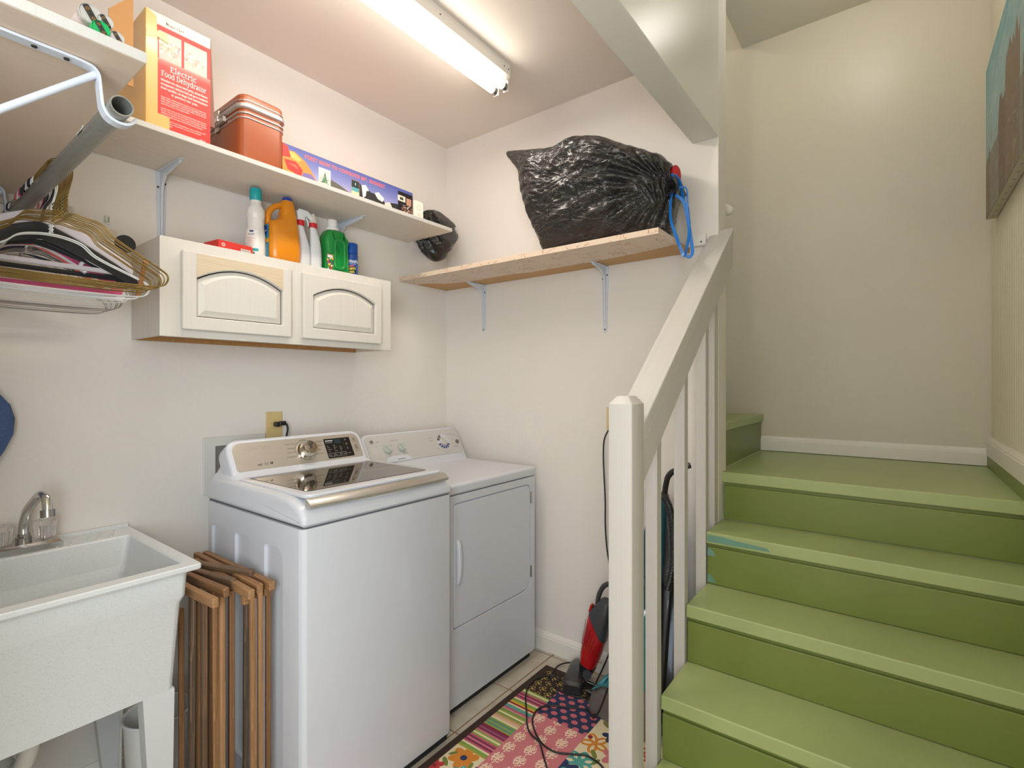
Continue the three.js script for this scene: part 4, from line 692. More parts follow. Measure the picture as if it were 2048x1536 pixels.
{
  const t = thing('garbage_bag', 'large stuffed black plastic garbage bag with blue drawstring on the papered shelf', 'bag', [1.0, 1.862, 0.17]);
  const o = [[0.592, 2.402], [0.628, 2.345], [0.664, 2.298], [0.701, 2.196], [0.735, 2.096], [0.769, 1.998], [0.800, 1.93], [0.818, 1.875], [0.86, 1.862], [1.1, 1.862], [1.33, 1.862], [1.366, 1.885], [1.383, 1.953], [1.389, 2.085], [1.374, 2.146], [1.332, 2.192], [1.262, 2.229], [1.157, 2.287], [1.043, 2.338], [0.971, 2.347], [0.921, 2.336], [0.844, 2.349], [0.707, 2.383]];
  part(t, 'bag_body', bagGeo(o, 0.172, 0.155, [1.385, 2.05], 0.0125, 1.8625), M.bag);
  const blue = phys('#1573c9', 0.3, { clearcoat: 0.4 });
  const strap = (pts, w = 0.006) => { const c = new THREE.CatmullRomCurve3(pts.map((p) => V(...p)), false, 'centripetal'), R = []; for (let i = 0; i <= 60; i++) { const p = c.getPoint(i / 60), d = c.getTangent(i / 60); const s = V(0, 0, 1).cross(d).normalize(), n = d.clone().cross(s).normalize(); const tw = 0.5 * Math.sin(i * 0.12); const a = s.clone().multiplyScalar(Math.cos(tw)).addScaledVector(n, Math.sin(tw)), b = n.clone().multiplyScalar(Math.cos(tw)).addScaledVector(s, -Math.sin(tw)); R.push([[-w, -0.0012], [w, -0.0012], [w, 0.0012], [-w, 0.0012]].map(([u, v]) => p.clone().addScaledVector(a, u).addScaledVector(b, v))); } return loft(R, true, true, 0.4); };
  part(t, 'drawstring', strap([[1.386, 2.10, 0.20], [1.388, 2.03, 0.215], [1.385, 1.983, 0.22], [1.388, 1.92, 0.222], [1.408, 1.855, 0.222], [1.420, 1.815, 0.215], [1.432, 1.782, 0.208], [1.436, 1.80, 0.20], [1.446, 1.86, 0.195], [1.442, 1.93, 0.195], [1.425, 1.99, 0.196], [1.395, 2.02, 0.20]]), blue);
  part(t, 'drawstring', strap([[1.39, 2.10, 0.19], [1.408, 2.07, 0.185], [1.418, 2.022, 0.185], [1.436, 1.936, 0.186], [1.454, 1.83, 0.19], [1.458, 1.79, 0.195], [1.450, 1.777, 0.2], [1.438, 1.783, 0.203]]), blue);
  part(t, 'drawstring', strap([[1.40, 2.045, 0.19], [1.415, 2.047, 0.188], [1.432, 2.04, 0.186], [1.438, 1.99, 0.187], [1.448, 1.90, 0.19]], 0.003), blue);
  part(t, 'contents', new THREE.SphereGeometry(0.03, 20, 14).scale(0.6, 1.3, 1).translate(1.386, 2.105, 0.165), std('#c1272d', 0.6), 'red cloth showing in the bag mouth');
  part(t, 'bag_mouth', bagGeo([[1.36, 2.0], [1.37, 1.95], [1.397, 2.02], [1.405, 2.07], [1.395, 2.10], [1.37, 2.1]], 0.17, 0.05, [1.40, 2.05], 0.01), M.bag);
}
{
  const t = thing('small_black_bag', 'small black plastic bag hanging at the end of the long shelf near the corner', 'bag', [0.11, 2.05, 0.2]);
  const o = [[0.012, 2.105], [0.03, 2.04], [0.065, 1.985], [0.105, 1.957], [0.14, 1.962], [0.19, 2.005], [0.222, 2.035], [0.218, 2.07], [0.215, 2.12], [0.2, 2.165], [0.165, 2.20], [0.12, 2.225], [0.06, 2.23], [0.02, 2.19]];
  part(t, 'bag_body', bagGeo(o, 0.20, 0.08, [0.1, 2.24], 0.013), M.bag);
}
// ================================================================ CLEANING SUPPLIES ON THE CABINET
{
  const Y = 1.767; const cap = (t, n, prof, at, mat, nn = 40) => part(t, n, lathe(prof, at, nn), mat);
  { // white bottle, teal cap
    const t = thing('cleaner_bottle', 'tall white bottle with a teal cap, leftmost bottle on the cabinet', 'bottle', [0.13, Y, 1.146]); const at = [0.13, Y, 1.149];
    const prof = [[0, 0.0005], [0.031, 0.0005], [0.034, 0.006], [0.034, 0.10], [0.030, 0.125], [0.0285, 0.145], [0.030, 0.149], [0.0285, 0.154], [0.030, 0.158], [0.0285, 0.163], [0.031, 0.168], [0.032, 0.180], [0.030, 0.200], [0.022, 0.214], [0.0195, 0.218], [0.0195, 0.232], [0, 0.233]];
    part(t, 'bottle', lathe(prof, at, 48), std('#e9e6df', 0.35));
    cap(t, 'cap', [[0, 0.277], [0.0195, 0.277], [0.0212, 0.273], [0.0212, 0.236], [0.019, 0.232], [0, 0.232]], at, std('#19a3a8', 0.35));
    const lab = print(1, 1, 256, 512, (x, w, h) => { x.fillStyle = '#efece5'; x.fillRect(0, 0, w, h); x.fillStyle = '#2a3c78'; x.fillRect(100, 10, 70, 30); x.font = 'bold 38px sans-serif'; x.textAlign = 'center'; x.fillText('Studio', 128, 90); x.fillStyle = '#c98f7f'; for (let i = 0; i < 9; i++) x.fillRect(40, 130 + i * 20, rr(100, 170), 6); x.fillStyle = '#2fa3a8'; x.fillRect(0, 320, w, 50); x.fillStyle = '#555'; x.fillRect(60, 385, 130, 50); x.fillStyle = '#efece5'; x.font = 'bold 40px sans-serif'; x.fillText('1997', 125, 425); x.fillStyle = '#2fa3a8'; x.fillRect(0, 450, w, 60); }, { rough: 0.5 });
    const sg = new THREE.CylinderGeometry(0.0346, 0.0346, 0.11, 24, 1, true, -0.1, 1.5); part(t, 'label', sg.translate(at[0], Y + 0.06, at[2]), lab);
  }
  { // orange detergent jug with handle on its left
    const t = thing('detergent_jug', 'orange detergent jug with side handle and blue cap on the cabinet', 'jug', [0.13, Y, 1.04]);
    // profile in u = -z (right), y
    const om = phys('#dc8712', 0.32, { clearcoat: 0.3 }), zc = 1.047;
    const lv = [[-0.058, 0.054, 0.042, 0.0], [-0.066, 0.062, 0.047, 0.006], [-0.068, 0.066, 0.048, 0.06], [-0.067, 0.063, 0.047, 0.11], [-0.065, 0.060, 0.044, 0.145], [-0.060, 0.059, 0.040, 0.163], [-0.046, 0.058, 0.036, 0.173], [-0.022, 0.056, 0.033, 0.183], [-0.010, 0.054, 0.031, 0.20], [-0.006, 0.050, 0.028, 0.225], [-0.003, 0.045, 0.024, 0.25], [0.001, 0.042, 0.020, 0.264]];
    part(t, 'jug', loft(lv.map(([a, b, d, y]) => ring(0.13 - d, 0.13 + d, zc - b, zc - a, Math.min(d, (b - a) / 2) * 0.72, Y + 0.0005 + y, 8)), true, true, 0.9), om);
    part(t, 'side_handle', tube([[0.13, Y + 0.15, zc + 0.052], [0.13, Y + 0.185, zc + 0.056], [0.13, Y + 0.212, zc + 0.048], [0.13, Y + 0.232, zc + 0.028], [0.13, Y + 0.243, zc + 0.006], [0.13, Y + 0.246, zc - 0.012]], 0.0115, 40, 14), om);
    cap(t, 'cap', [[0, 0.278], [0.0165, 0.278], [0.018, 0.275], [0.018, 0.262], [0, 0.26]], [0.13, Y, 1.047 - 0.0215], std('#1d3f9a', 0.35));
    const lab = print(1, 1, 256, 512, (x, w, h) => { x.fillStyle = '#2a8fb0'; x.fillRect(0, 0, w, h); x.fillStyle = '#1d3f8a'; x.beginPath(); x.arc(128, 90, 88, 0, 7); x.fill(); x.fillStyle = '#e8e6da'; x.fillRect(70, 80, 110, 18); x.fillStyle = '#e8b23a'; x.fillRect(0, 210, w, 60); x.fillStyle = '#e8e6da'; for (let i = 0; i < 7; i++) x.fillRect(40, 300 + i * 26, 170, 9); }, { rough: 0.5 });
    part(t, 'label', onto(card(0.05, 0.13, 0.001), [0.135, Y + 0.085, 1.047 + 0.0676], [0, 0, 1]), lab);
  }
  const flatB = (t, name, lv, at, mat, ex = 0.62) => part(t, name, loft(lv.map(([w, y, dx = 0]) => { const R = []; for (let i = 0; i < 40; i++) { const a = i / 40 * Math.PI * 2; const c = Math.cos(a), s2 = Math.sin(a); R.push(V(at[0] + ex * w * Math.sign(c) * Math.pow(Math.abs(c), 0.75), at[1] + y, at[2] - dx + w * Math.sign(s2) * Math.pow(Math.abs(s2), 0.75))); } return R; }), true, true, 0.8), mat);
  const wht = std('#dfe0e2', 0.35), red = std('#c8202a', 0.4);
  { // trigger spray bottle
    const t = thing('spray_bottle', 'white trigger spray bottle with a red collar on the cabinet', 'bottle', [0.13, Y, 0.952]); const at = [0.13, Y, 0.955];
    flatB(t, 'bottle', [[0.024, 0.0005], [0.026, 0.006], [0.026, 0.06], [0.025, 0.10], [0.020, 0.135, -0.006], [0.015, 0.170, -0.012], [0.0125, 0.185, -0.014]], at, wht);
    flatB(t, 'collar', [[0.0145, 0.184, -0.014], [0.0145, 0.205, -0.014]], at, red, 1);
    const sp = [[-0.028, 0.205], [0.0, 0.205], [0.004, 0.222], [0.012, 0.226], [0.036, 0.213], [0.042, 0.216], [0.034, 0.236], [0.012, 0.25], [-0.022, 0.251], [-0.031, 0.24]];
    part(t, 'spray_head', toCreasedNormals(onto(slab(shapeOf(sp), 0.022, 0.005, 3).translate(0, 0, -0.011), [0.13, Y, 0.955], [1, 0, 0]), 0.6), wht);
    part(t, 'trigger', tube([[0.13, Y + 0.222, 0.945], [0.13, Y + 0.205, 0.936], [0.13, Y + 0.19, 0.934]], 0.0035, 16, 8), wht);
  }
  { // squeeze bottle
    const t = thing('squeeze_bottle', 'white squeeze bottle with a red band and pointed cap on the cabinet', 'bottle', [0.13, Y, 0.902]); const at = [0.13, Y, 0.902];
    flatB(t, 'bottle', [[0.0245, 0.0005], [0.026, 0.006], [0.0255, 0.07], [0.0235, 0.11], [0.020, 0.150, -0.004], [0.014, 0.180, -0.01], [0.0135, 0.19, -0.011]], at, wht);
    flatB(t, 'band', [[0.0155, 0.188, -0.011], [0.0155, 0.206, -0.011]], at, red, 1);
    cap(t, 'cap', [[0, 0.246], [0.006, 0.245], [0.008, 0.238], [0.0125, 0.222], [0.0145, 0.216], [0.0145, 0.205], [0, 0.205]], [0.13, Y, 0.913], std('#ddd2c6', 0.4));
  }
  { // green jug
    const t = thing('green_bottle', 'green plastic bottle with a white ribbed cap and moulded grip on the cabinet', 'bottle', [0.13, Y, 0.815]);
    const o = [[-0.055, 0.0], [0.053, 0.0], [0.058, 0.02], [0.056, 0.09], [0.054, 0.135], [0.058, 0.152], [0.054, 0.165], [0.04, 0.182], [0.03, 0.196], [-0.03, 0.196], [-0.045, 0.184], [-0.055, 0.165], [-0.057, 0.14], [-0.053, 0.1], [-0.055, 0.03]];
    const s = new THREE.Shape(); s.moveTo(...o[0]); s.splineThru(o.slice(1).map((p) => new THREE.Vector2(...p))); s.lineTo(...o[0]);
    const g = phys('#0f8a3a', 0.3, { clearcoat: 0.4 });
    part(t, 'bottle', toCreasedNormals(onto(slab(s, 0.066, 0.016, 6, 16).translate(0, 0, -0.033), [0.13, Y + 0.0005, 0.814], [1, 0, 0]), 0.9), g);
    const gr = rrPath(THREE.Shape, -0.022, 0.034, 0.028, 0.160, 0.024); gr.holes.push(rrPath(THREE.Path, -0.012, 0.024, 0.040, 0.148, 0.016));
    part(t, 'grip', toCreasedNormals(onto(slab(gr, 0.007, 0.0034, 4, 12), [0.13 + 0.0305, Y, 0.814], [1, 0, 0]), 0.9), g);
    const prof = [[0, 0.243], [0.019, 0.243], [0.021, 0.240], [0.0215, 0.212], [0.027, 0.208], [0.027, 0.196], [0, 0.195]]; cap(t, 'cap', prof, [0.13, Y, 0.824], std('#e9e7e3', 0.4));
    for (let i = 0; i < 10; i++) { const a = i / 10 * Math.PI - 0.2; }
    const lab = print(1, 1, 128, 256, (x, w, h) => { x.fillStyle = '#1a7a36'; x.fillRect(0, 0, w, h); for (let i = 0; i < 50; i++) { x.fillStyle = ['#d64a5a', '#e8b23a', '#6a2a7a', '#c83a2a', '#efe5d5'][i % 5]; x.beginPath(); x.arc(rnd() * w, rr(20, h), rr(5, 18), 0, 7); x.fill(); } x.fillStyle = '#f0e8e0'; x.fillRect(10, 30, 100, 40); }, { rough: 0.5 });
    part(t, 'label', onto(card(0.03, 0.075, 0.001), [0.1635, Y + 0.055, 0.814 + 0.041], [1, 0, 0]), lab);
  }
  { // blue can
    const t = thing('spray_can', 'blue aerosol can with white and yellow lettering, rightmost on the cabinet', 'can', [0.13, Y, 0.727]); const at = [0.13, Y, 0.727];
    const lab = print(1, 1, 1024, 512, (x, w, h) => { x.fillStyle = '#1c4f9c'; x.fillRect(0, 0, w, h); for (const cx of [120, 470, 820]) { x.textAlign = 'left'; x.fillStyle = '#f2f0ea'; x.font = 'bold 92px sans-serif'; x.fillText('Woolite', cx - 90, 170); x.font = '26px sans-serif'; x.fillText('FOAM CLEANER', cx - 60, 205); x.save(); x.translate(cx, 300); x.rotate(-0.12); x.fillStyle = '#d24a4a'; x.fillRect(-110, -70, 190, 26); x.fillStyle = '#1a1a22'; x.fillRect(-120, -40, 240, 150); x.fillStyle = '#e9d83a'; x.font = 'bold 66px sans-serif'; x.fillText('FABRIC', -100, 25); x.fillText('UPHOL', -100, 95, 180); x.restore(); } }, { rough: 0.35 });
    part(t, 'can', lathe([[0, 0.0005], [0.025, 0.0005], [0.0275, 0.004], [0.0275, 0.11], [0.025, 0.116], [0, 0.118]], at, 40), std('#1c4f9c', 0.3));
    part(t, 'label', new THREE.CylinderGeometry(0.0279, 0.0279, 0.104, 40, 1, true, 0.2).translate(at[0], Y + 0.057, at[2]), lab);
    cap(t, 'cap', [[0, 0.163], [0.0245, 0.163], [0.0268, 0.160], [0.0268, 0.117], [0, 0.115]], at, std('#1350a8', 0.35));
  }
  { // red carton
    const t = thing('red_carton', 'flat red carton lying on the cabinet, left of the bottles', 'box', [0.16, Y, 1.26]);
    const g = bb(-0.045, 0.045, 0, 0.036, -0.062, 0.062, 0.002); const m = new THREE.Matrix4().makeRotationY(0.12); g.applyMatrix4(m); g.translate(0.165, Y + 0.0005, 1.262);
    part(t, 'carton', g, std('#cf3024', 0.45));
    const pr = print(1, 1, 512, 150, (x, w, h) => { x.fillStyle = '#d2342a'; x.fillRect(0, 0, w, h); x.fillStyle = '#f2e6da'; for (let k = 0; k < 6; k++) { const a = k / 6 * 6.283; x.beginPath(); x.arc(70 + 20 * Math.cos(a), 60 + 20 * Math.sin(a), 9, 0, 7); x.fill(); } x.fillRect(330, 60, 150, 70); x.fillStyle = '#222'; for (let i = 0; i < 22; i++) x.fillRect(338 + i * 6.2, 66, i % 3 ? 2 : 4, 48); });
    part(t, 'printed_front', onto(card(0.122, 0.034, 0.0008), [0.165 + 0.0452 * Math.cos(0.12), Y + 0.018, 1.262 - 0.0452 * Math.sin(0.12)], [Math.cos(0.12), 0, -Math.sin(0.12)]), pr);
  }
}
// ================================================================ HANGERS
{
  const RY = 1.7935, RZ = 1.7945, rr0 = 0.0215;
  // all built about the rod axis at x = 0, hanger plane zy; then placed along the rod
  const hookPts = (r, tail) => { const p = []; for (let i = 0; i <= 14; i++) { const a = (200 - i * 200 / 14 - 20) * Math.PI / 180; p.push([0, r * Math.sin(a), r * Math.cos(a)]); } return [...p.reverse().map(([x, y, z]) => [x, y, -z]).reverse(), ...tail]; };
  function wireGeo(half, shoulders, tipY, barY, neckY) {
    const side = (s) => [...shoulders.map(([z, y]) => [0, y, s * z]), [0, tipY + 0.004, s * (half - 0.014)], [0, tipY - 0.006, s * (half - 0.002)], [0, tipY - 0.018, s * half], [0, barY + 0.006, s * (half - 0.008)], [0, barY, s * (half - 0.025)]];
    const loop = [[0, neckY - 0.004, 0], ...side(-1), ...side(1).reverse()];
    return loop.map(([x, y, z]) => [x, y, z - 0.013]);
  }
  function wireHanger(label, o) {
    const t = thing('wire_hanger', label, 'hanger', [0, RY, RZ], o.group);
    const put = (n, g, m, l) => { const q = g; const mesh = new THREE.Mesh(q, m); mesh.name = n; if (l) mesh.userData.label = l; t.add(mesh); shade(mesh); return mesh; };
    put('frame', tube(wireGeo(o.half, o.shoulders, o.tipY, o.barY, o.neckY), o.r, 190, 6, true), o.m);
    put('hook', tube([[0, -0.004, 0.0225], [0, 0.010, 0.0205], [0, 0.0205, 0.010], [0, 0.0228, -0.002], [0, 0.0195, -0.013], [0, 0.008, -0.0215], [0, -0.010, -0.0225], [0, -0.032, -0.0185], [0, -0.050, -0.015], [0, -0.066, -0.0135], [0, o.neckY, -0.013]], o.r, 60, 6), o.m);
    const tw = []; for (let i = 0; i <= 40; i++) { const a = i * 0.9, y = o.neckY + 0.045 * (1 - i / 40); tw.push([Math.cos(a) * o.r * 1.3, y, Math.sin(a) * o.r * 1.3 - 0.013]); }
    put('neck_twist', tube(tw, o.r * 0.85, 120, 5), o.m);
    return t;
  }
  const place = (t, x, ry, rx = 0) => { t.position.set(x, RY, RZ); t.rotation.set(rx, ry, 0); };
  const goldSh = [[0.012, -0.0945], [0.032, -0.0985], [0.0585, -0.103], [0.0715, -0.111], [0.0845, -0.1285], [0.0955, -0.136]];
  const gl = ['second', 'third', 'fourth', 'fifth', 'sixth', 'seventh', 'eighth', 'rearmost'].map((n) => `${n} brass-coloured wire hanger of the bunch, counted from the rod's open end`);
  const proto = wireHanger('brass-coloured wire hanger at the front of the bunch on the rod', { half: 0.2035, shoulders: goldSh, tipY: -0.196, barY: -0.235, neckY: -0.093, r: 0.00145, m: M.wire, group: 'brass wire hangers on the closet rod' });
  place(proto, 0.555, 0.02);
  const spots = [[0.539, -0.01], [0.524, 0.025], [0.508, 0.0], [0.493, 0.04], [0.478, 0.01], [0.463, 0.045], [0.448, 0.06], [0.432, 0.03]];
  spots.forEach(([x, a], i) => place(copyOf(proto, gl[i]), x, a, rr(-0.012, 0.012)));
  // a brown paper guard left on one hanger's end
  const gd = thing('paper_guard', 'brown cardboard guard strip clamped over the right ends of the brass hangers', 'guard', [0.47, 1.57, 1.6]);
  part(gd, 'strip', barBetween([0.447, 1.638, 1.597], [0.372, 1.552, 1.593], 0.009, 0.011, 0.001), std('#b07a48', 0.8));
  const whiteP = wireHanger('white coated wire hanger at the back of the brass bunch on the rod', { half: 0.205, shoulders: [[0.03, -0.122], [0.06, -0.132], [0.085, -0.155]], tipY: -0.208, barY: -0.246, neckY: -0.115, r: 0.0017, m: M.wireWhite, group: 'white wire hangers on the closet rod' });
  place(whiteP, 0.416, 0.03);
  [[0.398, 0.0], [0.339, 0.0], [0.236, 0.01], [0.12, 0.01]].forEach(([x, a], i) => place(copyOf(whiteP, ['white coated wire hanger touching the wide black plastic hanger', 'white coated wire hanger between the two black plastic hangers', 'white coated wire hanger between the white and coral plastic hangers', 'white coated wire hanger beside the navy plastic hanger near the wall'][i]), x, a));
  const silver = wireHanger('first thin grey wire hanger hanging low, next to the coral plastic hanger', { half: 0.20, shoulders: [[0.03, -0.125], [0.07, -0.145]], tipY: -0.224, barY: -0.262, neckY: -0.12, r: 0.0011, m: M.wireSilver, group: 'grey wire hangers near the wall' });
  place(silver, 0.205, 0.04);
  [[0.186, 0.02], [0.166, 0.05], [0.145, 0.03], [0.05, 0.01], [0.0925, 0.0], [0.033, 0.01]].forEach(([x, a], i) => place(copyOf(silver, ['second', 'third', 'fourth', 'seventh', 'fifth', 'sixth'][i] + ' thin grey wire hanger hanging low, counted from the coral hanger towards the wall'), x, a));
  // moulded plastic hangers
  function plasticHanger(label, color, o) {
    const t = thing('plastic_hanger', label, 'hanger', [0, RY, RZ]); const m = phys(color, 0.35, { clearcoat: 0.2 });
    const put = (n, g, mm = m) => { const mesh = new THREE.Mesh(g, mm); mesh.name = n; t.add(mesh); shade(mesh); return mesh; };
    const h = o.half, y0 = -0.105 + (o.dy || 0), ty = o.tipY;
    const s = new THREE.Shape(); s.moveTo(0, y0 + 0.022); s.quadraticCurveTo(0.05, y0 + 0.012, h, ty + 0.012); s.quadraticCurveTo(h + 0.012, ty, h, ty - 0.022); s.lineTo(-h, ty - 0.022); s.quadraticCurveTo(-h - 0.012, ty, -h, ty + 0.012); s.quadraticCurveTo(-0.05, y0 + 0.012, 0, y0 + 0.022);
    const p = new THREE.Path(); p.moveTo(0, y0 - o.w * 0.6); p.quadraticCurveTo(0.05, y0 - o.w * 0.9, h - 0.018, ty - 0.004); p.lineTo(h - 0.012, ty - 0.012); p.lineTo(-h + 0.012, ty - 0.012); p.lineTo(-h + 0.018, ty - 0.004); p.quadraticCurveTo(-0.05, y0 - o.w * 0.9, 0, y0 - o.w * 0.6); s.holes.push(p);
    put('frame', slab(s, 0.008, 0.003, 2, 16).translate(0, 0, -0.004).rotateY(Math.PI / 2));
    put('hook', tube([[0, -0.004, 0.023], [0, 0.012, 0.021], [0, 0.022, 0.009], [0, 0.0245, -0.003], [0, 0.019, -0.015], [0, 0.006, -0.0235], [0, -0.02, -0.02], [0, -0.05, -0.006], [0, -0.085, 0]], 0.0032, 50, 8), o.hookMat || m);
    if (o.clip) put('clip_disc', new THREE.CylinderGeometry(0.026, 0.026, 0.006, 36).rotateZ(Math.PI / 2).translate(-0.06, -0.068, -0.212), M.black);
    if (o.clip) for (const z of [0.11, -0.11]) put('clip', new THREE.TorusGeometry(0.016, 0.005, 8, 20, Math.PI * 1.4).rotateY(Math.PI / 2).translate(0.002, ty + 0.004, z), std('#e8e5f0', 0.4));
    return t;
  }
  place(plasticHanger('wide black plastic hanger behind the brass bunch', '#1d1c1e', { half: 0.195, tipY: -0.20, w: 0.03 }), 0.375, 0.0);
  place(plasticHanger('black plastic hanger between two white wire hangers on the rod', '#232225', { half: 0.19, tipY: -0.195, w: 0.022 }), 0.322, -0.01);
  place(plasticHanger('dark grey plastic hanger with small white clips near the wall', '#2c2b2f', { half: 0.18, tipY: -0.17, w: 0.026, clip: true }), 0.288, 0.0);
  place(plasticHanger('bright pink plastic hanger on the closet rod', '#e0608a', { half: 0.19, tipY: -0.208, w: 0.012 }), 0.270, 0.0);
  place(plasticHanger('dull coral plastic hanger beside the pink one', '#c0605c', { half: 0.185, tipY: -0.216, w: 0.012 }), 0.221, 0.0);
  place(plasticHanger('white plastic hanger hung near the wall end of the rod', '#e3e5e4', { half: 0.2, tipY: -0.222, w: 0.014 }), 0.253, 0.01);
  place(plasticHanger('wide pale lavender plastic hanger riding highest on the rod', '#d3cbcf', { half: 0.19, tipY: -0.165, w: 0.012, dy: 0.034 }), 0.355, 0.0);
  place(plasticHanger('navy plastic hanger closest to the wall on the rod', '#20293f', { half: 0.185, tipY: -0.165, w: 0.016 }), 0.106, 0.0);
}
// ================================================================ ON THE LEFT WALL
{
  const t = thing('wall_outlet', 'ivory wall outlet above the washer with a black plug in it', 'outlet', [0.001, 1.14, 1.01]);
  const iv = std('#d8bf86', 0.4);
  part(t, 'cover_plate', onto(slab(rrPath(THREE.Shape, -0.034, 0.034, -0.054, 0.054, 0.004), 0.006, 0.002), [0.0005, 1.139, 1.012], [1, 0, 0]), iv);
  part(t, 'socket', onto(new THREE.CylinderGeometry(0.0195, 0.0205, 0.004, 32).rotateX(Math.PI / 2).translate(0, 0, 0.002), [0.0062, 1.141, 1.010], [1, 0, 0]), iv);
  const p = part(t, 'plug', [bb(0.010, 0.034, 1.132, 1.152, 0.998, 1.02, 0.005), bb(0.02, 0.036, 1.136, 1.154, 0.975, 1.004, 0.005)], M.black);
  part(t, 'cord', tube([[0.028, 1.145, 0.98], [0.029, 1.14, 0.972], [0.03, 1.12, 0.968], [0.028, 1.09, 0.972], [0.026, 1.02, 0.985], [0.03, 0.90, 1.0]], 0.0042, 40, 8), M.black);
}
{
  const t = thing('washer_outlet_box', 'white recessed plumbing box frame in the wall behind the washer', 'wall box', [0.001, 1.0, 1.17]);
  const s = shapeOf([[-1.283, 0.893], [-1.05, 0.893], [-1.05, 1.107], [-1.283, 1.107]], [[[-1.24, 0.92], [-1.09, 0.92], [-1.09, 1.072], [-1.24, 1.072]]]);
  part(t, 'frame', onto(slab(s, 0.008, 0.002), [0.0005, 0, 0], [1, 0, 0]), std('#dcd9d2', 0.45));
  part(t, 'dark_opening_plate', bb(0.0005, 0.002, 0.915, 1.076, 1.086, 1.244, 0), std('#7d7672', 0.7));  // flat plate, darkened to stand for the depth of the opening
}
{
  const t = thing('wall_tag', 'small paper price tag held to the left wall by clear tape above the hangers', 'tag', [0.001, 1.82, 1.56]);
  const pr = print(1, 1, 128, 160, (x, w, h) => { x.fillStyle = '#dfe3d6'; x.fillRect(0, 0, w, h); x.fillStyle = '#51655a'; for (let i = 0; i < 7; i++) x.fillRect(10, 14 + i * 20, rr(30, 60), 8); for (let i = 0; i < 9; i++) x.fillRect(78 + i * 4, 20, 2, 110); });
  part(t, 'tag', onto(card(0.019, 0.028, 0.0008), [0.0006, 1.846, 1.570], [1, 0, 0]), pr);
  part(t, 'tape', onto(slab(shapeOf([[-0.02, 0], [0.026, 0.004], [0.025, 0.03], [0.006, 0.034], [-0.018, 0.03]]), 0.0006, 0.0002), [0.0005, 1.785, 1.566], [1, 0, 0]), phys('#e2d6c2', 0.3, { clearcoat: 0.5 }));
}
{
  const t = thing('denim_garment', 'blue denim garment hanging on the left wall above the sink', 'garment', [0.06, 1.33, 1.92]);
  const den = std(0xffffff, 0.85, { map: tex(256, 256, (x, w) => { x.fillStyle = '#465c88'; x.fillRect(0, 0, w, w); for (let i = 0; i < 5000; i++) { x.globalAlpha = rr(0.1, 0.4); x.fillStyle = rnd() > 0.5 ? '#34496f' : '#7590ba'; const p = rnd() * w, q = rnd() * w; x.fillRect(p, q, 1.2, rr(2, 6)); } x.globalAlpha = 1; }, [8, 8]) });
  const L = [[1.345, 0.02, 0], [1.32, 0.045, 0.001], [1.285, 0.095, 0.003], [1.25, 0.122, 0.004], [1.21, 0.128, 0.005], [1.165, 0.124, 0.006], [1.12, 0.108, 0.006], [1.075, 0.088, 0.006], [1.03, 0.062, 0.004], [1.0, 0.03, 0.003]];
  part(t, 'cloth', metreUV(loft(L.map(([y, h, w]) => { const R = []; for (let i = 0; i < 64; i++) { const a = i / 64 * 6.28318; R.push(V(0.055 + (0.022 + w * Math.sin(a * 7 + y * 30)) * Math.cos(a), y, 1.925 + h * Math.sin(a) * (1 + 0.03 * Math.sin(a * 9 + y * 40)))); } return R; }), true, true, 0)), den);
  part(t, 'hook', bentTube([[0.0, 1.36, 1.925], [0.05, 1.36, 1.925], [0.055, 1.335, 1.925]], 0.004), M.nickel);
}
